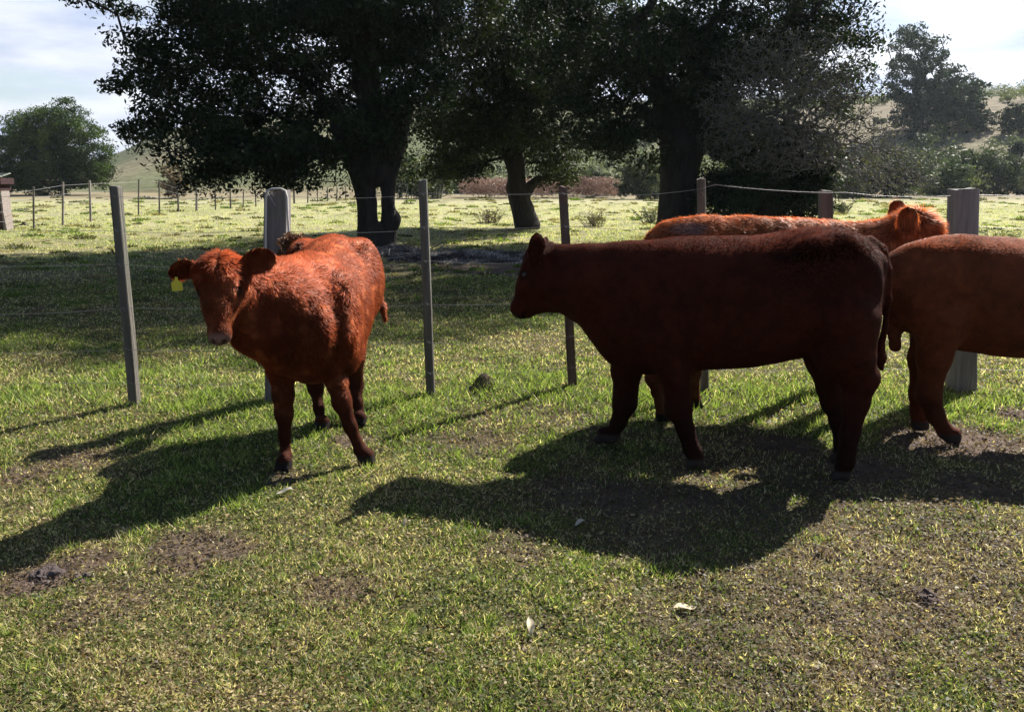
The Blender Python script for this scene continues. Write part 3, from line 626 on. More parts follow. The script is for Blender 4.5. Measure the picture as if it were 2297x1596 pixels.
c.leg([c.J(1520, 700, .14, .14), c.J(1545, 780, .14, .075), c.J(1556, 830, .14, .045), c.J(1556, 862, .14, .034)], c.px(1560, 888, .14) * [1, 1, 0])
c.leg([c.J(1880, 700, -.14, .09), c.J(1885, 790, -.14, .06), c.J(1888, 850, -.14, .042), c.J(1888, 890, -.14, .032)], c.px(1890, 918, -.14) * [1, 1, 0])
c.leg([c.J(1880, 700, .14, .09), c.J(1870, 790, .14, .06), c.J(1868, 840, .14, .042), c.J(1866, 870, .14, .032)], c.px(1868, 895, .14) * [1, 1, 0])
c.S.chain([c.J(1462, 530, 0, .03), c.J(1448, 580, 0, .02), c.J(1445, 680, 0, .017), c.J(1450, 760, 0, .02)], 0.012)
c.extra.append(ear_mesh(c.loc(P(2036, 528, 4.88)), c.R @ np.array([-0.15, -0.15, 0.9]), c.R @ np.array([-0.25, -1.0, 0]), 0.165, 0.105))
c.extra.append(ear_mesh(c.loc(P(2020, 492, 5.10)), c.R @ np.array([-0.20, 0.35, 0.8]), c.R @ np.array([-0.8, -0.6, 0.3]), 0.12, 0.10))
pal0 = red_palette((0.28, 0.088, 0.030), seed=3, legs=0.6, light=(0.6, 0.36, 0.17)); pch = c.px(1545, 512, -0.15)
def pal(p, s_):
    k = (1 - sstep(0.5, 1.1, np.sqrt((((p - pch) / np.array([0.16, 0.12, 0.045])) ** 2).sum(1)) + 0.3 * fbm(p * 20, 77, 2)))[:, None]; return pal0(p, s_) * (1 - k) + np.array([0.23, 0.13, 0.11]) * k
pollp = c.H(0.02, 0, 0.0)
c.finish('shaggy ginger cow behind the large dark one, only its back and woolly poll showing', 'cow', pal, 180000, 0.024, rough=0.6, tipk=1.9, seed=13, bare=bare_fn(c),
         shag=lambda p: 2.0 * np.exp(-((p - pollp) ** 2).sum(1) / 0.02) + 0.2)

# --- calf facing the camera
c = Cow('calf', (-1.0, 4.45), (0.03, -1)); c.begin((-0.72, -0.60, -0.03), (1.15, 0.50, 1.30), 0.0095)
c.torso([(.50, .80, .64, .05), (.47, .88, .54, .12), (.38, .93, .42, .155), (.28, .975, .40, .175), (.15, 1.0, .41, .20), (0, 1.015, .41, .235), (-.15, 1.05, .42, .245), (-.3, 1.09, .46, .24), (-.42, 1.10, .52, .235),
         (-.52, 1.06, .58, .215), (-.60, .98, .66, .16), (-.64, .85, .75, .04)], 2.2)
for sg in (1, -1): c.S.ell((-.38, sg * .16, 1.02), (.06, .05, .04), .05); c.S.ell((-.20, sg * .33, .92), (.09, .08, .10), .06, sub=True)
poll, muz = c.loc(P(492, 583, 3.76)), c.loc(P(486, 744, 3.56))
c.head(poll, muz, 1.0)
W = lambda x, y, z: c.loc(np.array([x, y, z]))
c.S.cone(W(-1.03, 4.28, .84), W(-1.12, 4.05, .86), .205, .165, .06); c.S.cone(W(-1.12, 4.05, .86), c.H(0.06, 0, -0.10), .165, .105, .06)
c.S.cone(W(-1.03, 4.1, .68), W(-1.15, 3.93, .78), .13, .09, .06)
c.S.ell((.24, .165, .70), (.14, .085, .26), .07); c.S.ell((.22, -.17, .74), (.15, .08, .24), .05)
c.S.ell((-.44, .16, .84), (.18, .11, .22), .06); c.S.ell((-.44, -.18, .84), (.18, .12, .22), .06)
c.S.chain([(c.loc(P(528, 680, 3.80)), .085), (c.loc(P(568, 738, 3.90)), .105), (c.loc(P(640, 780, 4.05)), .13)], .05)
JJ = lambda u, v, Y, r: c.J(u, v, Y, r, True)
fw = c.R @ np.array([-0.1, -1, 0])
c.leg([JJ(650, 740, 4.15, .105), JJ(630, 825, 4.10, .066), JJ(636, 885, 4.09, .048), JJ(637, 925, 4.08, .041), JJ(639, 975, 4.07, .027), JJ(640, 1022, 4.05, .031)], c.loc(G(638, 1056)), fw)
fw2 = c.R @ np.array([0.25, -1, 0])
c.leg([JJ(722, 715, 4.18, .10), JJ(740, 800, 4.14, .066), JJ(756, 860, 4.13, .048), JJ(766, 898, 4.12, .043), JJ(786, 955, 4.10, .028), JJ(808, 1008, 4.10, .032)], c.loc(G(822, 1042)), fw2)
c.leg([JJ(690, 720, 4.85, .13), JJ(698, 800, 4.82, .070), JJ(708, 868, 4.86, .043), JJ(715, 915, 4.80, .027), JJ(720, 945, 4.76, .031)], c.loc(G(724, 965)), fw)
c.leg([JJ(784, 715, 4.90, .12), JJ(792, 800, 4.88, .066), JJ(797, 862, 4.92, .043), JJ(803, 905, 4.86, .028), JJ(806, 935, 4.84, .031)], c.loc(G(808, 955)), fw)
c.S.chain([((-.58, 0, 1.02), .035), ((-.67, .06, .97), .022), ((-.70, .13, .86), .015), ((-.69, .20, .74), .015), ((-.67, .235, .64), .022), ((-.66, .25, .56), .010)], .012)
eL = c.H(0.035, -0.095, -0.035); eR = c.H(0.035, 0.095, -0.03)
if (c.world(c.H(0, 1, 0)) - c.world(c.H(0, 0, 0)))[0] < 0: eL, eR = eR, eL        # eL on the picture's left
c.extra.append(ear_mesh(eL, c.R @ np.array([-1, 0.05, 0.18]), c.R @ np.array([0.1, -1.0, -0.25]), 0.150, 0.088, 0.25))
c.extra.append(ear_mesh(eR, c.R @ np.array([0.85, 0.25, 0.42]), c.R @ np.array([0.35, -1.0, 0.1]), 0.172, 0.108, 0.1))
pal = red_palette((0.205, 0.046, 0.0155), lo=(0.030, 0.010, 0.008), seed=4, muz=(c.H(0.415, 0, -0.08), 0.056, (0.40, 0.24, 0.21)), legs=0.75, light=(0.6, 0.28, 0.12))
nk = c.loc(np.array([-1.1, 4.05, .8])); pp = c.H(0.02, 0, 0)
c.finish('shaggy red calf facing the camera with a yellow ear tag, standing left of the cows', 'calf', pal, 240000, 0.021, rough=0.55, face=0.5, tipk=1.6, seed=14, bare=bare_fn(c),
         shag=lambda p: 0.7 * np.exp(-((p - nk) ** 2).sum(1) / 0.05) + 0.9 * np.exp(-((p - pp) ** 2).sum(1) / 0.008))
c.eye(1); c.eye(-1)
# ear tag hanging below the ear on the picture's left
tb = c.loc(P(398, 628, 3.72)); o1, o2, o3 = c.R @ np.array([1, 0, 0.0]), c.R @ np.array([0, -1, 0.0]), np.array([0, 0, 1.0])
pts = [(-.006, .018), (.006, .018), (.009, 0), (.028, -.012), (.030, -.052), (-.026, -.056), (-.028, -.014), (-.009, 0)]
V = [tb + o1 * a * 0.85 + o3 * (b * 0.85) + o2 * s_ for s_ in (0.010, 0.0125) for (a, b) in pts]; n_ = len(pts)
F = [tuple(range(n_))[::-1], tuple(range(n_, 2 * n_))]; F4 = np.array([(i, (i + 1) % n_, n_ + (i + 1) % n_, n_ + i) for i in range(n_)])
mesh('ear_tag', c.toR(np.array(V)), [F4, np.array(F)], M_tag, c.root, smooth=False)

# ------------------------------------------------------------------ fences
def post_mesh(base, top, wx, wy, col, seed=0, round_=False, cham=0.15, notch=0.0):
    r = np.random.default_rng(seed); nseg = 14; V = []; base = np.array(base); top = np.array(top)
    prof = []
    if round_:
        prof = [(math.cos(t), math.sin(t)) for t in np.arange(10) * 2 * PI / 10]
    else:
        for sx, sy in ((1, 1), (-1, 1), (-1, -1), (1, -1)):
            a = [(sx, sy * (1 - cham)), (sx * (1 - cham), sy)]; prof += a if sx * sy > 0 else a[::-1]
    m = len(prof)
    for i in range(nseg + 1):
        t = i / nseg; c0 = base + (top - base) * t; k = 1 + 0.06 * fbm(np.array([[t * 6, seed, 0.5]]), seed, 2)[0]; k *= 1 - 0.06 * t
        jx = 0.10 * wx * fbm(np.array([[t * 3, seed + 9, 0.5]]), seed + 4, 2)[0]
        for j, (a, b) in enumerate(prof):
            zz = (0.35 * notch + 0.004 * a * (1 if seed % 2 else -1)) + 0.004 * math.sin(j * 2.3 + seed) if i == nseg else 0
            zz0 = (0.35 * notch * fbm(np.array([[a * 1.5, b * 1.5, seed]]), 5, 2)[0]) if i == nseg else 0
            V.append(c0 + np.array([a * wx / 2 * k + jx, b * wy / 2 * k, zz]))
    V.append(top + np.array([0, 0, 0.006])); F = [(i * m + j, i * m + (j + 1) % m, (i + 1) * m + (j + 1) % m, (i + 1) * m + j) for i in range(nseg) for j in range(m)]
    F3 = [(nseg * m + j, nseg * m + (j + 1) % m, len(V) - 1) for j in range(m)]
    V = np.array(V); n = fbm(V * np.array([20, 20, 3]), seed + 3, 3)[:, None]; t = ((V[:, 2] - base[2]) / max(0.1, top[2] - base[2]))[:, None]
    lichen = sstep(0.15, 0.4, fbm(V * 14, seed + 8, 3))[:, None] * sstep(0.5, 0.9, t)
    cc = np.array(col) * (1 + 0.35 * n) * (1 - lichen * 0.5) + np.array([0.16, 0.18, 0.13]) * lichen * 0.5
    return V, [np.array(F), np.array(F3)], np.clip(cc, 0, 1)
GREY = (0.13, 0.12, 0.105); RED = (0.125, 0.085, 0.072); PALE = (0.30, 0.27, 0.25)
nf = empty('wire_fence', (0, 5.5, 0))
def z0(x, y): return micro(np.array([x]), np.array([y]))[0] - 0.12
POSTS = [  # base (u, v), top (u, v), width x, width y, colour, round
    ((304, 908), (259, 418), .055, .07, GREY, False), ((957 + 9, 886), (948, 404), .062, .062, GREY, True), ((1284, 870), (1263, 419), .060, .05, RED, False),
    ((1580, 878), (1573, 401), .062, .062, GREY, True), ((1858, 872), (1850, 428), .085, .07, GREY, False)]
PX = []
for k, ((u, v), (tu, tv), wx, wy, colr, rd) in enumerate(POSTS):
    g = G(u, v); t = P(tu, tv, g[1] + 0.0); b = g.copy(); b[2] = z0(g[0], g[1]); b[0] += (g[0] - t[0]) * 0.08
    V, F, C = post_mesh(b, t, wx, wy, colr, 20 + k, rd); child('post', V, F, M_wood, nf, col=C, smooth=False); PX.append((g, t))
# two strainer posts
gA = G(622, 897); tA = P(620, 432, gA[1]); V, F, C = post_mesh([gA[0], gA[1], z0(gA[0], gA[1])], tA, .145, .13, (0.17, 0.15, 0.15), 31, False, .12, .03)
oA = child('strainer_post', V, F, M_wood, nf, col=C, smooth=False)
gB = G(2158, 872); tB = P(2158, 426, gB[1]); V, F, C = post_mesh([gB[0], gB[1], z0(gB[0], gB[1])], tB, .150, .15, (0.23, 0.225, 0.22), 33, False, .10, .02)
oB = child('strainer_post', V, F, M_wood, nf, col=C, smooth=False)
# wire loop standing on the left strainer
loop = [P(u, v, gA[1] - 0.085) for (u, v) in [(597, 610), (596, 520), (597, 440), (600, 427), (610, 423), (630, 423), (640, 428), (644, 442), (645, 480), (648, 520), (643, 530)]]
V, F = tube(loop, .0065, 6); child('pale_loop', V, F, mat('pale_rope', color=(0.55, 0.53, 0.50), rough=0.7), nf)
V, F = tube([P(598, 430, gA[1] - .09), P(608, 445, gA[1] - .09), P(618, 462, gA[1] - .085)], .004, 5); child('pale_loop', V, F, M_wire, nf)
# wires: from post to post at falling heights, extended left and right
line = sorted([p[0] for p in PX] + [gA, gB], key=lambda p: p[0]); xs_ = np.array([p[0] for p in line]); ys_ = np.array([p[1] for p in line])
sl0 = (ys_[1] - ys_[0]) / (xs_[1] - xs_[0])
xx = np.concatenate([[-7.5, -5.2], xs_, [5.0, 7.5]]); yy = np.concatenate([[ys_[0] - .25, ys_[0] - 0.12], ys_, [ys_[-1] + 0.0, ys_[-1] + .05]])
for hz_ in (1.31, 1.10, 0.89, 0.62, 0.37, 0.16):
    pts = []
    for i in range(len(xx) - 1):
        for t in np.linspace(0, 1, 9)[:-1]:
            x = xx[i] + (xx[i + 1] - xx[i]) * t; y = yy[i] + (yy[i + 1] - yy[i]) * t
            hh = hz_ + (0.055 * (1 if abs(x - 1.27) < 0.9 else 0) * max(0, 1 - abs(x - 1.27) / 0.9) if hz_ > 1.2 else 0)
            sag = -0.02 * 4 * t * (1 - t) * (1 + 0.4 * math.sin(i * 3 + hz_ * 9)); pts.append((x, y - 0.038, hh + sag + 0.01 * math.sin(i * 2.1 + hz_ * 5)))
    sp_ = [tube(pts, .0013, 5)]
    for g, t in PX + [(gA, tA), (gB, tB)]:      # each wire with the staples that hold it
        w_ = 0.075 if g is gB or g is gA else 0.036; x_ = g[0] + (t[0] - g[0]) * hz_ / t[2]
        sp_.append(tube([(x_ - .008, g[1] - w_ + .03, hz_ + .008), (x_ - .008, g[1] - w_ - .006, hz_ + .008), (x_ + .008, g[1] - w_ - .006, hz_ - .008), (x_ + .008, g[1] - w_ + .03, hz_ - .008)], .002, 4))
    V, F = join(sp_); child('wire', V, F, M_wire, nf)
tag(nf, 'near wire fence on weathered wooden posts running behind the cattle', 'fence')

# far fence running away on the left, then right behind the big tree
ff = empty('wire_fence', (-9, 30, 0))
FP = [(75, 515, 419), (140, 505, 408), (203, 498, 405), (310, 484, 402), (357, 480, 402), (400, 476, 418), (440, 474, 420), (483, 471, 412), (517, 468, 420), (545, 465, 424), (574, 463, 425), (600, 460, 426), (625, 458, 427), (660, 456, 415), (690, 455, 418),
      (712, 453, 420), (735, 452, 420), (755, 451, 420), (775, 450, 408)]
pp_ = []
for k, (u, v, tv) in enumerate(FP):
    g = G(u, v); t = P(u, tv, g[1]); w = 0.10 if k in (6,) else 0.055 + 0.02 * ((k * 7) % 3) * 0.5
    if k in (13,): w = 0.11
    b = g.copy(); b[2] = micro(np.array([g[0]]), np.array([g[1]]))[0] - 0.1; t = t + np.array([0.03 * math.sin(k * 2.3), 0, 0])
    V, F, C = post_mesh(b, t, w, w, PALE if k in (1, 2, 6) else GREY, 50 + k, True); child('post', V, F, M_wood, ff, col=C, smooth=False); pp_.append((g, t))
for fr in (0.92, 0.72, 0.5, 0.28):
    pts = [g + (t - g) * fr + np.array([0, -0.04, 0]) for g, t in pp_]; pts.insert(0, pts[0] + (pts[0] - pts[2])); V, F = tube(pts, .004, 4); child('wire', V, F, M_wire, ff)
tag(ff, 'distant wire fence of thin posts receding across the left field', 'fence')
f2 = empty('picket_fence', (-5, 50, 0)); r = np.random.default_rng(5)
for k in range(17):
    u = 888 + k * 6.3 + r.random() * 3; g = G(u, 446); g[2] = -0.05; t = P(u + 2 + 5 * r.random(), 408 + 7 * r.random() + k * 0.4, g[1])
    V, F, C = post_mesh(g, t, .055, .055, (0.34, 0.33, 0.31), 80 + k, True); child('post', V, F, M_wood, f2, col=C, smooth=False)
pts = [P(u, 425, G(u, 446)[1] - 0.06) for u in np.linspace(886, 995, 8)]; V, F = tube(pts, .006, 4); child('wire', V, F, M_wire, f2)
tag(f2, 'pale close-set leaning stakes of a far fence right of the big trunk', 'fence')

# ------------------------------------------------------------------ trees
def ring_leaves(cent, cr, n, size, colf, seed, flat=0.6):
    """leaf faces scattered about cluster centres"""
    r = np.random.default_rng(seed); ci = r.integers(0, len(cent), n); q = r.normal(size=(n, 3)); q /= np.linalg.norm(q, axis=1, keepdims=True)
    rad = cr[ci] * (0.25 + 0.75 * r.random(n) ** 0.6); p = cent[ci] + q * rad[:, None] * np.array([1, 1, flat])
    a = r.normal(size=(n, 3)); a /= np.linalg.norm(a, axis=1, keepdims=True); b = np.cross(a, r.normal(size=(n, 3))); b /= np.linalg.norm(b, axis=1, keepdims=True)
    s = size * (0.45 + 1.1 * r.random(n) ** 1.4)[:, None]
    V = np.stack([p - a * s, p + b * s * 0.42, p + a * s, p - b * s * 0.42], 1).reshape(-1, 3); F = np.arange(4 * n).reshape(-1, 4)
    C = colf(p, r)
    return V, F, np.repeat(C, 4, 0)
def blob_points(blobs, n, seed, gap=0.0, gs=0.8):
    r = np.random.default_rng(seed); out_ = []; vol = np.array([b[1][0] * b[1][1] * b[1][2] for b in blobs]) ** 0.8; cnt = (n * vol / vol.sum()).astype(int) + 3
    for (c0, rr), m in zip(blobs, cnt):
        q = r.normal(size=(m * 2, 3)); q /= np.linalg.norm(q, axis=1, keepdims=True); p = np.array(c0) + q * (r.random(m * 2) ** 0.42)[:, None] * np.array(rr)
        if gap: p = p[fbm(p * gs, seed + 3, 3) > -1 + gap * 0.9 + 0.0]
        out_.append(p[:m])
    return np.concatenate(out_)
def skeleton(root_nodes, root_r, tips, tip_r, expo=0.42, jit=0.10, seed=0, sag=0.0, maxr=None):
    """attach each tip to the nearest node closer to the trunk; pipe-model radii; one tube per edge"""
    r = np.random.default_rng(seed); root_nodes = np.array(root_nodes, float); top = root_nodes[-1]
    order = np.argsort(np.linalg.norm(tips - top, axis=1)); tips = tips[order]
    nodes = list(root_nodes); par = [-1] + list(range(len(root_nodes) - 1)); arr = np.zeros((len(root_nodes) + len(tips) * 2, 3)); arr[:len(nodes)] = root_nodes; n = len(nodes)
    plen = np.zeros(len(arr)); plen[:n] = np.concatenate([[0], np.cumsum(np.linalg.norm(np.diff(root_nodes, axis=0), axis=1))])
    first = max(1, len(root_nodes) // 2)
    for t in tips:
        d = np.linalg.norm(arr[:n] - t, axis=1); cost = d + 0.22 * plen[:n] + np.where(arr[:n, 2] > t[2] + 0.4 + 99 * sag, 0.4, 0); cost[:first] += 3
        j = int(np.argmin(cost)); m = (arr[j] + t) / 2 + r.normal(size=3) * jit * d[j] + np.array([0, 0, -0.1 * sag * d[j]])
        arr[n] = m; par.append(j); plen[n] = plen[j] + d[j] / 2; arr[n + 1] = t; par.append(n); plen[n + 1] = plen[j] + d[j]; n += 2
    par = np.array(par); w = np.zeros(n); 
    kids = np.zeros(n); 
    for i in range(n - 1, 0, -1):
        if kids[i] == 0: w[i] += 1
        if par[i] >= 0: w[par[i]] += w[i]; kids[par[i]] += 1
    rad = tip_r * np.maximum(w, 1) ** expo
    if maxr: rad = np.minimum(rad, maxr)
    k0 = len(root_nodes); i = np.arange(k0, n); a = arr[par[i]]; b = arr[i]; ra = np.minimum(rad[par[i]], rad[i] * 1.35); rb = rad[i]
    d = b - a; L_ = np.linalg.norm(d, axis=1, keepdims=True) + 1e-6; d /= L_; u = np.cross(d, np.array([0.31, 0.2, 0.93])); u /= np.linalg.norm(u, axis=1, keepdims=True) + 1e-6; v = np.cross(d, u)
    seg = 5; an = np.arange(seg) * 2 * PI / seg; ring = np.cos(an)[None, :, None] * u[:, None] + np.sin(an)[None, :, None] * v[:, None]
    A = a[:, None] + ring * ra[:, None, None]; B = b[:, None] + ring * rb[:, None, None]; V = np.concatenate([A, B], 1).reshape(-1, 3)
    base = np.arange(len(i))[:, None] * (2 * seg); k = np.arange(seg)
    F = np.stack([base + k, base + (k + 1) % seg, base + seg + (k + 1) % seg, base + seg + k], -1).reshape(-1, 4)
    return V, F
def pxblob(u, v, ru, rv, Y, ry):
    return (P(u, v, Y), (ru * Y / FPX, ry, rv * Y / FPX))
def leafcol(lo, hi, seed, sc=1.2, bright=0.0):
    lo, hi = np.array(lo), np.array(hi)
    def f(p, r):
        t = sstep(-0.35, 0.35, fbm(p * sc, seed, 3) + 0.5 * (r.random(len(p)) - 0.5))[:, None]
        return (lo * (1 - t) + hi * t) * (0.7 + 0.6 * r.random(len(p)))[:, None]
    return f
def tree(name, root, trunk_sdf, nodes, blobs, nclus, crad, nleaf, lsize, colf, label, cat='tree', tip_r=0.012, seed=1, group=None, leafname='crown', gap=0.0, gs=0.8, bark=None, expo=0.42, flat=0.6, sag=0.0, maxr=0.35, extra_tips=None, jit=0.1):
    e = empty(name, root); tips = blob_points(blobs, nclus, seed, gap, gs)
    V, F = skeleton(nodes, None, tips if extra_tips is None else np.concatenate([tips, extra_tips]), tip_r, expo, jit, seed, sag, maxr)
    parts = [(V, F)]
    if trunk_sdf is not None: parts.insert(0, trunk_sdf)
    Vj, Fj = join(parts); child('trunk', Vj, Fj, bark or M_bark, e)
    if nleaf:
        r = np.random.default_rng(seed + 5); cr = crad * (0.6 + 0.8 * r.random(len(tips))); V, F, C = ring_leaves(tips, cr, nleaf, lsize, colf, seed + 1, flat)
        child(leafname, V, F, M_leaf, e, col=C, smooth=False)
    return tag(e, label, cat, group or {'tree': 'trees in and beyond the field', 'bush': 'bushes beyond the field'}[cat])

# big tree, left centre (forked trunk with a burl)
def trunk_sdf(chains, lo, hi, h=0.05, seed=0, amp=0.035, ells=()):
    S = SDF(lo, hi, h)
    for ch in chains: S.chain(ch, 0.04)
    for (cc, rr) in ells: S.ell(cc, rr, 0.12)
    g = np.stack(np.meshgrid(*S.ax, indexing='ij'), -1); nr = np.abs(S.D) < 0.3
    S.D[nr] += (amp * fbm(g[nr] * np.array([5, 5, 1.2]), seed, 3)).astype(np.float32)
    return S.surf()
Y1 = 16.8; B1 = G(845, 556)
Q = lambda u, v, r, dy=0: (P(u, v, Y1 + dy), r)
ch = [[(P(828, 600, Y1), .24), Q(826, 520, .20), Q(824, 455, .185), Q(815, 405, .22), Q(798, 350, .24), Q(765, 290, .20)],
      [(P(866, 600, Y1), .20), Q(873, 510, .15), Q(870, 455, .125), Q(872, 405, .15), Q(885, 330, .20), Q(910, 250, .15)],
      [Q(840, 385, .30), Q(840, 340, .30), Q(835, 260, .26), Q(820, 150, .20), Q(800, 0, .15)], [Q(868, 392, .16), Q(838, 370, .26)], [Q(838, 600, .26), Q(845, 520, .2)],
      [(P(820, 560, Y1 - .2), .12), (P(805, 578, Y1 - .5) * [1, 1, 0], .06)], [(P(875, 560, Y1 - .2), .10), (P(892, 575, Y1 - .4) * [1, 1, 0], .06)]]
ts = trunk_sdf(ch, (-4.6, 15.6, -0.2), (-1.6, 18, 6.6), 0.035, 3, 0.02, [(P(880, 492, Y1), (.17, .2, .17))])
bl = [pxblob(*a) for a in [(345, 190, 100, 95, 16.5, 1.3), (460, 120, 150, 150, 17, 2.2), (490, 290, 105, 95, 17, 1.8), (455, 350, 90, 72, 16.5, 1.5), (560, 372, 110, 55, 16.5, 1.6), (690, 372, 80, 52, 16.3, 1.3), (640, 250, 150, 140, 17.5, 2.4), (770, 170, 170, 170, 17, 2.6),
                         (310, 305, 45, 40, 17, .8), (880, 300, 70, 110, 17, 1.4), (700, 340, 70, 65, 16, 1.2), (900, 130, 110, 150, 17.5, 1.8), (600, 40, 260, 120, 16.5, 2.8), (860, -40, 220, 140, 16.5, 2.8), (960, 210, 60, 60, 17, 1.2)]]
bl += [((-4.5, 16.3, 7.2), (3.8, 3.2, 1.9)), ((-1.2, 16.5, 7.8), (3.4, 3.0, 2.0)), ((-2.2, 17.0, 9.6), (3.6, 3.0, 1.6)), ((-7.0, 16.6, 5.6), (2.2, 2.4, 1.6)), ((-5.6, 15.0, 6.6), (2.2, 1.8, 1.4))]
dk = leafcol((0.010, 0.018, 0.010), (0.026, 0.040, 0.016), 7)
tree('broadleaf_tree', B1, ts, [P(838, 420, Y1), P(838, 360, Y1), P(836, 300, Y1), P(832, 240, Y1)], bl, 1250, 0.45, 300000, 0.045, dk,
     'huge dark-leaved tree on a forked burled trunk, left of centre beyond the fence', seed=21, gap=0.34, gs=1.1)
# hanging pale branches in the big tree's right side
# middle tree, thin crown
Y2 = 24.0; B2 = G(1175, 503)
Q = lambda u, v, r, dy=0: (P(u, v, Y2 + dy), r)
ch = [[(P(1182, 505, Y2), .36), Q(1172, 470, .30), Q(1158, 420, .27), Q(1160, 370, .22), Q(1150, 310, .16)], [Q(1170, 440, .22), Q(1192, 415, .13), Q(1225, 392, .09), Q(1250, 360, .06)], [Q(1160, 410, .2), Q(1140, 360, .12), Q(1105, 300, .08)]]
ts = trunk_sdf(ch, (-1.6, 23.0, -.3), (2.0, 25.2, 3.4), 0.05, 5, 0.05)
bl = [pxblob(*a) for a in [(1050, 320, 100, 75, 24, 2), (1150, 300, 100, 70, 24.5, 2), (1240, 330, 80, 70, 24, 2), (1100, 210, 140, 90, 24, 2.4), (1230, 200, 120, 90, 24, 2.4), (1000, 250, 60, 90, 24, 1.6), (1000, 370, 60, 40, 24, 1.2), (1160, 120, 200, 90, 24, 2.6), (1250, 390, 50, 30, 24, 1.0)]]
bl += [((0.4, 24, 5.6), (3.0, 2.6, 1.4))]
tree('broadleaf_tree', B2, ts, [P(1160, 380, Y2), P(1155, 340, Y2), P(1150, 300, Y2)], bl, 900, 0.42, 80000, 0.055, leafcol((0.010, 0.016, 0.008), (0.040, 0.052, 0.016), 9),
     'smaller thin-crowned tree on a leaning trunk in the middle of the field', seed=22, gap=0.5, gs=1.0, tip_r=0.014)
# right big tree
Y3 = 19.0; B3 = G(1530, 540); B3 = np.array([P(1530, 500, Y3)[0], Y3, 0])
Q = lambda u, v, r, dy=0: (P(u, v, Y3 + dy), r)
ch = [[(np.array([B3[0], Y3, -0.1]), .62), Q(1528, 470, .50), Q(1525, 400, .42), Q(1520, 330, .38), Q(1500, 240, .30), Q(1470, 150, .22)], [Q(1530, 400, .38), Q(1548, 330, .30), Q(1560, 250, .24), Q(1590, 160, .2)], [Q(1520, 330, .25), Q(1490, 290, .18), Q(1430, 240, .13)]]
ts = trunk_sdf(ch, (2.2, 17.8, -.2), (5.4, 20.2, 5.4), 0.05, 6, 0.06)
bl = [pxblob(*a) for a in [(1350, 290, 75, 70, 19, 1.6), (1420, 330, 90, 60, 18.5, 1.6), (1400, 200, 130, 110, 19, 2.2), (1530, 170, 150, 120, 19.5, 2.2), (1660, 160, 130, 110, 19, 2.2), (1450, 80, 180, 120, 19, 2.6), (1650, 50, 220, 120, 19.5, 2.6),
                         (1820, 130, 100, 90, 20, 2), (1900, 200, 50, 60, 20, 1), (1580, 280, 70, 90, 19.5, 1.4), (1300, 220, 70, 80, 19.5, 1.4), (1260, 90, 120, 110, 19.5, 2), (1860, 40, 120, 90, 20, 2)]]
bl += [((3.5, 18.0, 8.2), (4.6, 3.4, 1.9)), ((6.8, 18.6, 8.0), (3.6, 3.2, 1.8)), ((0.8, 18.4, 8.0), (2.8, 3.0, 1.6)), ((4.4, 18.2, 10.6), (4.2, 3.2, 1.6)), ((1.8, 17.6, 9.8), (2.6, 2.4, 1.4))]
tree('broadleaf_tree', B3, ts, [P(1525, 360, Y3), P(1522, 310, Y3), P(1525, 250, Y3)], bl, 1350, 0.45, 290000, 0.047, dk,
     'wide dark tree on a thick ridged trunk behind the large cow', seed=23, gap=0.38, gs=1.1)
# ivy-dark evergreen mass under the bare tree
Y4 = 17.8; B4 = np.array([P(1740, 500, Y4)[0], Y4, 0])
bl = [pxblob(*a) for a in [(1640, 420, 70, 75, 18, 1.0), (1720, 400, 90, 100, 18.2, 1.2), (1800, 430, 60, 60, 17.6, .9), (1800, 360, 60, 70, 17.8, 1), (1700, 320, 110, 60, 18.5, 1.2), (1840, 400, 28, 70, 17.5, .6)]]
ts = trunk_sdf([[(B4 + [-.2, 0, -.1], .3), (B4 + [-.1, 0, 1.2], .24), (B4 + [.1, 0, 2.4], .16)], [(B4 + [.5, 0, -.1], .16), (B4 + [.4, 0, 1.5], .12), (B4 + [.6, 0, 2.4], .08)]], B4 + [-1, -1, -.3], B4 + [1.4, 1, 3], 0.05, 8, .03)
tree('evergreen_bush', B4, ts, [B4 + [0, 0, .8], B4 + [0, 0, 1.4], B4 + [0, 0, 2.0]], bl, 420, 0.30, 75000, 0.040, leafcol((0.008, 0.015, 0.010), (0.03, 0.05, 0.025), 11),
     'dense blackish evergreen thicket under the grey leafless tree', 'bush', seed=24)
# bare twiggy tree
Y5 = 18.9; B5 = np.array([P(1752, 500, Y5)[0], Y5, 0])
bl = [pxblob(*a) for a in [(1700, 230, 140, 70, 16.4, 1.8), (1820, 260, 130, 80, 16, 1.8), (1900, 330, 110, 70, 15.8, 1.5), (1980, 370, 90, 55, 15.8, 1.2), (1760, 340, 110, 60, 16, 1.5), (1640, 300, 70, 70, 16.4, 1.2), (1870, 190, 90, 60, 16.2, 1.4), (2050, 400, 50, 40, 15.8, .8), (1750, 140, 150, 70, 16.4, 1.6), (1940, 420, 70, 30, 15.6, .8)]]
ts = trunk_sdf([[(B5 + [0, 0, -.1], .10), (B5 + [.05, 0, .8], .08), (B5 + [.0, 0, 1.5], .075), (B5 + [.25, 0, 2.2], .06)], [(B5 + [.3, .1, -.1], .06), (B5 + [.12, .1, .9], .05), (B5 + [.3, 0, 1.9], .04)]], B5 + [-.6, -.6, -.3], B5 + [.8, .6, 2.6], 0.03, 9, .02)
tree('bare_tree', B5, ts, [B5 + [0.05, 0, 1.0], B5 + [0.0, 0, 1.5], B5 + [0.25, 0, 2.2]], bl, 7500, 0.12, 7000, 0.022, leafcol((0.07, 0.07, 0.035), (0.16, 0.15, 0.07), 12),
     'leafless grey tree with drooping tangled twigs reaching right over the field', seed=25, tip_r=0.0034, expo=0.41, bark=M_twig, maxr=0.06, jit=0.20, leafname='sparse_leaves')
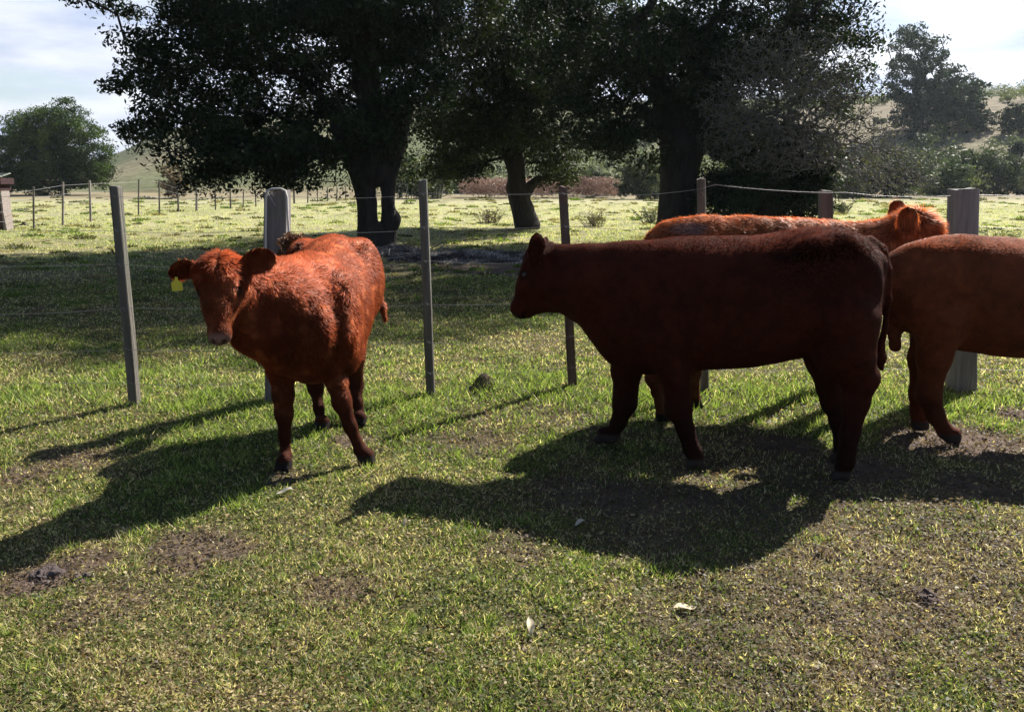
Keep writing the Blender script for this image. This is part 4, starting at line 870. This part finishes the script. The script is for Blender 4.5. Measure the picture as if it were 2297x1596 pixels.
# left round tree
B6 = G(125, 437); Y6 = B6[1]
bl = [pxblob(*a) for a in [(110, 320, 90, 80, Y6, 2.6), (60, 350, 75, 65, Y6, 2.4), (190, 360, 70, 55, Y6 - 1, 2.2), (130, 265, 55, 45, Y6, 1.8), (110, 385, 135, 52, Y6 - .5, 2.4), (110, 410, 110, 28, Y6 - .5, 2.2), (40, 390, 75, 45, Y6, 2.2), (200, 390, 60, 42, Y6, 2), (120, 300, 100, 75, Y6, 2.4), (60, 300, 60, 50, Y6, 2), (15, 330, 40, 50, Y6 + 1, 1.6), (150, 310, 70, 60, Y6 - 1.5, 1.6), (225, 350, 30, 40, Y6, 1)]]
tree('broadleaf_tree', B6, None, [B6, B6 + [0, 0, .5], B6 + [.1, 0, 1.2]], bl, 650, 0.6, 90000, 0.085, leafcol((0.018, 0.034, 0.010), (0.065, 0.10, 0.018), 13, 0.6),
     'round sunlit green tree at the far left of the field', seed=26, tip_r=0.02, expo=0.4)
# distant blue-dark tree at right
Bt = Gt(2095, 292); Y7 = Bt[1]
bl = [pxblob(*a) for a in [(2050, 190, 45, 50, Y7, 5), (2095, 230, 55, 45, Y7, 5), (2140, 215, 48, 45, Y7, 5), (2050, 255, 45, 35, Y7, 5), (2120, 265, 55, 25, Y7, 5), (2060, 130, 45, 45, Y7, 5), (2165, 245, 25, 30, Y7, 3), (2130, 175, 30, 25, Y7, 3), (2010, 165, 14, 12, Y7, 2), (2040, 95, 30, 30, Y7, 4), (2010, 215, 18, 14, Y7, 2)]]
tree('eucalyptus_tree', Bt, None, [Bt - [0, 0, .4], Bt + [0, 0, 2.5], Bt + [0, 0, 5]], bl, 330, 30 * Y7 / FPX * .55, 30000, 0.0017 * Y7, leafcol((0.012, 0.024, 0.022), (0.03, 0.048, 0.034), 14, 0.1),
     'tall dark tree standing alone on the hillside at upper right', seed=27, tip_r=0.05, gap=0.45, gs=0.35)

# bushes: each its own thing where it can be told apart
def bush(u, v, ru, rv, lo, hi, label, seed, n=5000, name='bush', nb=4, twig=None, Y=None, leaf=0.0016):
    g = Gt(u, v) if Y is None else np.array([P(u, v, Y)[0], Y, max(0, terr(P(u, v, Y)[0], Y)[0])]); Y = g[1]; r = np.random.default_rng(seed); k = Y / FPX; bl = []
    for i in range(nb):
        a = (i + 0.5) / nb * 2 - 1; bl.append((g + np.array([a * ru * k * 0.62, r.normal() * ru * k * .25, rv * k * (0.55 + 0.2 * r.random() - 0.25 * abs(a))]), (ru * k * (0.40 + .15 * r.random()), ru * k * .5, rv * k * (0.42 + .14 * r.random()))))
    bl.append((g + np.array([0, 0, rv * k * .3]), (ru * k * .9, ru * k * .5, rv * k * .34)))
    return tree(name, g, None, [g, g + [0, 0, rv * k * .15], g + [0, 0, rv * k * .3]], bl, 110, ru * k * 0.16, n, leaf * Y, leafcol(lo, hi, seed, 2.5 / (ru * k + .3)), label, 'bush', tip_r=0.0005 * Y, seed=seed, bark=twig, flat=.8, group=None)
OL = ((0.02, 0.03, 0.014), (0.07, 0.085, 0.035)); DK = ((0.010, 0.018, 0.012), (0.03, 0.045, 0.022)); YG = ((0.035, 0.05, 0.016), (0.11, 0.125, 0.04)); BR = ((0.10, 0.07, 0.045), (0.22, 0.16, 0.10))
bush(1432, 447, 55, 85, *OL, 'green bush at the far field edge left of the thick ridged trunk', 101, 9000)
bush(950, 446, 70, 85, *YG, 'yellow-green bush behind the pale stakes of the far fence', 102, 9000)
bush(1045, 430, 60, 90, *YG, 'tall olive bush between the two left trunks, farther than the stakes', 103, 8000)
bush(1250, 432, 60, 45, *OL, 'low olive bush right of the leaning trunk', 104, 5000)
bush(1330, 440, 50, 60, *OL, 'grey-green bush left of the greener bush, at the field edge', 105, 5000)
bush(1985, 443, 110, 95, *DK, 'broad dark bush at the field edge left of the thick right-hand post', 106, 16000, nb=6)
bush(2120, 440, 60, 75, (0.04, 0.06, 0.03), (0.10, 0.13, 0.06), 'green bush just above the thick right-hand post', 107, 7000)
bush(2230, 438, 80, 95, *OL, 'wide green bush at the right edge above the top wire', 108, 9000)
bush(2085, 318, 55, 42, *DK, 'dark rounded shrub below the tall hillside tree', 109, 4000)
bush(2190, 300, 50, 52, *DK, 'dark rounded shrub right of the tall hillside tree', 110, 4000)
bush(2275, 300, 42, 62, *DK, 'dark twin-topped shrub on the slope at the right edge', 111, 4000)
bush(2278, 350, 20, 28, *DK, 'small round dark shrub alone near the right edge, midway up the slope', 112, 2000)
bush(2200, 395, 60, 50, *OL, 'olive shrub low on the slope above the thick right-hand post', 113, 5000)
bush(-10, 428, 40, 140, *DK, 'dark shrub behind the round left tree at the left edge', 114, 5000)
bush(395, 445, 45, 90, *BR, 'leafless brown brush at the left end of the big crown, beyond the far fence', 115, 2600, name='brush')
bush(1905, 446, 35, 45, *YG, 'pale leafy shrub at the right foot of the evergreen thicket', 116, 3500)
# dry weeds in the field
def weed(u, v, h, wid, label, seed, n=70, colr=(0.16, 0.13, 0.07), grp=None):
    g = G(u, v); k = g[1] / FPX; r = np.random.default_rng(seed); parts = []; cc = []; e = empty('weed', (g[0], g[1], 0)); z = micro(np.array([g[0]]), np.array([g[1]]))[0]
    for i in range(n):
        a = r.random() * 2 * PI; L_ = h * k * (.5 + .6 * r.random()); w = wid * k * r.random(); b = np.array([g[0] + .6 * w * math.cos(a + 1), g[1] + .6 * w * math.sin(a + 1), z - .01])
        m = b + np.array([.5 * w * math.cos(a), .5 * w * math.sin(a), L_ * .6]); t = b + np.array([w * math.cos(a), w * math.sin(a), L_ * (1 - .3 * r.random())]); t = t + r.normal(size=3) * .18 * L_; m = m + r.normal(size=3) * .10 * L_; parts.append(tube([b, m, t], [.00028 * g[1], .00024 * g[1], .00012 * g[1]], 3))
    V, F = join(parts); child('stem', V, F, M_dry, e, col=np.tile(np.array(colr), (len(V), 1)) * (0.7 + .6 * np.random.default_rng(seed).random((len(V), 1))))
    cen = V[np.random.default_rng(seed).integers(0, len(V), 200)]; Vl, Fl, Cl = ring_leaves(cen, np.full(200, h * k * .12), 1500, .0008 * g[1], leafcol(np.array(colr) * .6, np.array(colr) * 1.2, seed), seed); child('leaves', Vl, Fl, M_leaf, e, col=Cl, smooth=False)
    return tag(e, label, 'weed', 'weeds growing in the far field')
weed(1332, 508, 42, 36, 'dry brown weed in the sunny field right of the reddish post', 201)
weed(1462, 500, 40, 38, 'leafy green-brown weed at the rump of the shaggy ginger cow', 202, colr=(0.10, 0.12, 0.04))
weed(1095, 500, 34, 36, 'low sprawling dry weed left of the leaning trunk', 203)
weed(2235, 545, 45, 60, 'long green weed beside the thick right-hand post', 204, n=30, colr=(0.08, 0.13, 0.035))
weed(655, 905, 0, 0, 'x', 205) if False else None
weed(1885, 480, 30, 25, 'small weed at the foot of the evergreen thicket', 206, colr=(0.12, 0.13, 0.05))

# dead branches and dry litter in the shade below the big trees
r = np.random.default_rng(31); n_ = 9000; a = r.random(n_) * 2 * PI; q = r.random(n_) ** .6; c0, c1 = G(880, 566), G(1060, 578); wch = (r.random(n_) < .7)[:, None]
cen = np.where(wch, c1, c0) + np.stack([np.cos(a) * q * np.where(wch[:, 0], 1.5, .7), np.sin(a) * q * 1.0, 0 * a], -1); cen[:, 2] = micro(cen[:, 0], cen[:, 1]) + .12 * r.random(n_) * (1 - q) + .01
V, F, C = ring_leaves(cen, np.full(n_, .04), n_ * 2, .045, leafcol((0.07, 0.06, 0.055), (0.34, 0.31, 0.29), 32, 3), 33, .3); bits = [(V, F)]; cc = [C]
for i in range(70):
    b = cen[r.integers(0, n_)]; d = r.normal(size=3) * [1, .6, .18]; d /= np.linalg.norm(d); L_ = .25 + .5 * r.random(); v_, f_ = tube([b - d * L_ / 2, b + [0, 0, .03], b + d * L_ / 2], [.014, .012, .004], 5); bits.append((v_, f_)); cc.append(np.tile((0.20, 0.18, 0.165), (len(v_), 1)))
V, F = join(bits); tag(mesh('dead_litter', V, F, M_dry, col=np.concatenate(cc), smooth=False), 'pale dry branches and litter on the shaded ground under the big trees', 'litter', kind='stuff')

# hillside scrub as one mass
r = np.random.default_rng(77); cen = []; rad = []
for i in range(1300):
    y = 64 + 230 * r.random() ** 1.3; u = 850 + 1650 * r.random()
    if u < 1400 and r.random() < 0.55: continue
    if u > 1650 and 88 < y < 150 and r.random() < 0.75: continue
    x = (u - CX) * y / 1900; d_ = n2(np.array([x]), np.array([y]), 0.03, 61, 3)[0]
    if d_ < -0.30 + 0.25 * (y > 170): continue
    s_ = (0.5 + 1.3 * r.random() ** 2) * (1 + y / 200); z = terr(x, y)[0]
    for q_ in range(6): cen.append((x + r.normal() * s_ * .55, y + r.normal() * s_ * .55, z + s_ * (.25 + .45 * r.random()))); rad.append(s_ * .5)
cen = np.array(cen); rad = np.array(rad); V, F, C = ring_leaves(cen, rad, 230000, 0.15, leafcol((0.04, 0.055, 0.028), (0.17, 0.18, 0.09), 62, 0.05), 63, 0.8)
tag(mesh('hillside_scrub', V, F, M_leaf, col=C, smooth=False), 'low olive and grey scrub covering the distant slope', 'scrub', kind='stuff')
# reddish dry brush strip at the far field edge
u_ = 1040 + 340 * r.random(900); yb = 56 + 5 * r.random(900); x_ = (u_ - CX) * yb / 1900; cen = np.stack([x_, yb, 0.3 + 0.9 * r.random(900)], -1)
V, F, C = ring_leaves(cen, np.full(900, .4), 22000, 0.07, leafcol((0.17, 0.10, 0.075), (0.36, 0.24, 0.18), 64, 0.5), 65, 0.7)
tag(mesh('dry_brush', V, F, M_dry, col=C, smooth=False), 'reddish dry brush along the far edge of the field', 'brush', kind='stuff')

# ------------------------------------------------------------------ small things on the ground
def mound(u, v, rx, rz, col, label, cat, name, seed, mt=M_dung, lump=0.35):
    g = G(u, v); k = g[1] / FPX; z = micro(np.array([g[0]]), np.array([g[1]]))[0]; R = rx * k; Hh = rz * k; nu, nv = 40, 14; V = [(0, 0, 1.0)]
    for i in range(1, nv + 1):
        for j in range(nu): a = 2 * PI * j / nu; t = i / nv; V.append((t * math.cos(a), t * math.sin(a), (1 - t * t)))
    V = np.array(V); n = fbm(V * 2.3 + seed, seed, 4); n2_ = fbm(V * 7 + seed, seed + 1, 2); V[:, :2] *= (1 + lump * .6 * n)[:, None]; V[:, 2] = V[:, 2] * (1 + lump * n * 1.5 + .25 * n2_) - 0.12
    W_ = V * np.array([R, R * .9, Hh]) + np.array([g[0], g[1], z])
    F3 = np.array([(0, 1 + j, 1 + (j + 1) % nu) for j in range(nu)]); F4 = np.array([(1 + (i - 1) * nu + j, 1 + i * nu + j, 1 + i * nu + (j + 1) % nu, 1 + (i - 1) * nu + (j + 1) % nu) for i in range(1, nv) for j in range(nu)])
    o = mesh(name, W_, [F3, F4], mt, col=np.array(col) * (1 + .5 * n2_[:, None])); shift(o, (g[0], g[1], z)); return tag(o, label, cat, cat + 's on the pasture')
_ = None and mound(1088, 872, 46, 26, (0.10, 0.085, 0.045), 'small grassy earth mound between the two middle fence posts', 'mound', 'grass_mound', 301)
mound(2080, 1338, 34, 20, (0.075, 0.050, 0.042), 'dark cracked cow pat in the grass at lower right', 'cow pat', 'cow_pat', 302, lump=.6)
mound(2192, 1300, 20, 10, (0.085, 0.06, 0.045), 'smaller brown cow pat right of the dark cracked one', 'cow pat', 'cow_pat', 303, lump=.6)
mound(110, 1292, 46, 16, (0.070, 0.052, 0.050), 'dark lumpy earth clod at lower left', 'earth clod', 'earth_clod', 304, lump=.8)
mound(185, 1300, 26, 10, (0.085, 0.065, 0.058), 'smaller earth clod just right of the dark lumpy one', 'earth clod', 'earth_clod', 305, lump=.8)
_ = None and mound(85, 700, 26, 12, (0.05, 0.055, 0.03), 'dark tuft mound in the shade left of the left fence post', 'mound', 'grass_mound', 306)
mound(55, 505, 8, 7, (0.06, 0.06, 0.03), 'tiny dark clod beside the first post of the distant left fence', 'earth clod', 'earth_clod', 307)
# dry fallen leaves
def leaf_obj(u, v, L_, ang, label, seed, up=0.3, colr=(0.62, 0.52, 0.36)):
    g = G(u, v); k = g[1] / FPX; Ls = L_ * k; z = micro(np.array([g[0]]), np.array([g[1]]))[0] + .012; nu = 12; V = []; r = np.random.default_rng(seed)
    d = np.array([math.cos(ang), math.sin(ang), up]); d /= np.linalg.norm(d); w = np.cross(d, [0, 0, 1.0]); w /= np.linalg.norm(w); n = np.cross(w, d)
    for i in range(nu + 1):
        t = i / nu; hw = Ls * .20 * math.sin(PI * t) ** .7 + .0008
        for s_ in (-1, -.5, 0, .5, 1): V.append(np.array([g[0], g[1], z]) + d * Ls * t + w * hw * s_ + n * (abs(s_) * hw * .5 + Ls * .22 * math.sin(t * 4 + seed) * t))
    F = np.array([(i * 5 + j, i * 5 + j + 1, i * 5 + j + 6, i * 5 + j + 5) for i in range(nu) for j in range(4)]); o = mesh('dry_leaf', V, F, M_dry, col=np.tile(colr, (len(V), 1))); shift(o, (g[0], g[1], z)); return tag(o, label, 'leaf', 'dry leaves fallen on the grass')
leaf_obj(1192, 1428, 46, 1.7, 'pale curled dry leaf standing up in the grass at bottom centre', 1, 1.2)
leaf_obj(1510, 1368, 60, .15, 'pale dry leaf lying flat in the grass right of the bottom centre', 2, .05)
leaf_obj(478, 872, 44, .1, 'tan dry leaf in the sunny grass beside the calf', 3, .1, (0.5, 0.38, 0.26))
leaf_obj(906, 1185, 22, 1.3, 'small pale leaf at the edge of the cow shadow', 4, .8)
leaf_obj(620, 1112, 40, .3, 'greyish flat leaf below the calf front hooves', 5, .05, (0.45, 0.42, 0.36))
leaf_obj(1290, 1185, 34, .6, 'pale leaf inside the cow shadow', 6, .2, (0.45, 0.40, 0.32))

# brick pillar at left edge
gp = G(2, 517); e = empty('brick_pillar', (gp[0], gp[1], 0)); k = gp[1] / FPX; r = np.random.default_rng(4); parts = []; cols = []
def box(lo, hi):
    x0, y0, a0 = lo; x1, y1, a1 = hi; V = np.array([(x, y, z) for z in (a0, a1) for y in (y0, y1) for x in (x0, x1)], float)
    return V, np.array([(0, 2, 3, 1), (4, 5, 7, 6), (0, 1, 5, 4), (2, 6, 7, 3), (0, 4, 6, 2), (1, 3, 7, 5)])
hw = .19; Hp = 1.05; n_ = 14
core = box((gp[0] - hw + .008, gp[1] - hw + .008, -.1), (gp[0] + hw - .008, gp[1] + hw - .008, Hp))
child('mortar', *core, M_brick, e, col=np.tile((0.13, 0.11, 0.10), (8, 1)), smooth=False)
for i in range(n_):
    z_ = i * Hp / n_
    for j in range(2):
        o_ = (j - .5 + (.25 if i % 2 else -.25) * 0) * hw * 2
        xa = gp[0] - hw if j == 0 else gp[0] + (.04 if i % 2 else -.06) + .006; xb = gp[0] + (.04 if i % 2 else -.06) - .006 if j == 0 else gp[0] + hw
        V, F = box((xa, gp[1] - hw, z_ + .005), (xb, gp[1] + hw, z_ + Hp / n_ - .006)); parts.append((V, F)); cols.append(np.tile(np.array((0.085, 0.042, 0.034)) * (.7 + .6 * r.random()), (8, 1)))
V, F = join(parts); child('bricks', V, F, M_brick, e, col=np.concatenate(cols), smooth=False)
V, F = box((gp[0] + hw + .002, gp[1] - hw - .004, 0), (gp[0] + hw + .05, gp[1] + hw, Hp)); child('plaster_edge', V, F, M_brick, e, col=np.tile((0.26, 0.22, 0.20), (8, 1)), smooth=False)
V, F = join([box((gp[0] - hw - .1, gp[1] - hw - .08, Hp + .002), (gp[0] + hw + .06, gp[1] + hw + .08, Hp + .16)), box((gp[0] - hw - .14, gp[1] - hw - .12, Hp + .162), (gp[0] + hw + .14, gp[1] + hw + .12, Hp + .32))]); child('cap', V, F, M_brick, e, col=np.tile((0.03, 0.011, 0.013), (len(V), 1)), smooth=False)
V, F = join([box((gp[0] - 1.2, gp[1] - .32 + j * .13, Hp + .33 + j * .025), (gp[0] + .26, gp[1] - .20 + j * .13, Hp + .35 + j * .025)) for j in range(5)]); child('roof_boards', V, F, M_wood, e, col=np.tile((0.36, 0.38, 0.34), (len(V), 1)), smooth=False)
tag(e, 'brick pillar with a dark overhanging cap and pale plaster edge at the left edge', 'pillar')
# dry tuft caught against the left strainer post
pc = P(662, 560, gA[1] - .22); r = np.random.default_rng(9); parts = []; e = empty('dry_tuft', (pc[0], pc[1], 0))
b0 = np.array([pc[0] - 0.09, pc[1] + 0.12, 0.80]); pt = []
for i in range(150):
    t = P(648 + 38 * r.random(), 528 + 26 * r.random(), gA[1] - .22 + .08 * r.normal()); m = b0 + (t - b0) * .55 + r.normal(size=3) * .03; pt.append(tube([b0 + r.normal(size=3) * [.02, .02, .03], m, t], [.003, .003, .0015], 3))
V, F = join(pt); child('stalks', V, F, M_dry, e, col=np.tile((0.20, 0.085, 0.04), (len(V), 1)))
cen = np.array([P(640 + 44 * r.random(), 530 + 40 * r.random(), gA[1] - .22) for _ in range(60)]); V, F, C = ring_leaves(cen, np.full(60, .05), 1800, .016, leafcol((0.10, 0.04, 0.02), (0.3, 0.16, 0.08), 3), 4); child('seed_heads', V, F, M_dry, e, col=C, smooth=False)
tag(e, 'reddish-brown dry tuft caught on the wide post behind the calf', 'weed')

# ------------------------------------------------------------------ air
V, F = box((-470, -90, -3), (510, 700, 75)); hm = bpy.data.materials.new('air'); hm.use_nodes = True; hn = hm.node_tree; hn.nodes.clear()
ho = hn.nodes.new('ShaderNodeOutputMaterial'); hv = hn.nodes.new('ShaderNodeVolumePrincipled'); hv.inputs['Color'].default_value = (0.80, 0.90, 1.0, 1); hv.inputs['Density'].default_value = 0.00022; hv.inputs['Anisotropy'].default_value = 0.3
hn.links.new(hv.outputs[0], ho.inputs['Volume']); tag(mesh('haze', V, F, hm, smooth=False), 'thin summer haze over the valley', kind='stuff')
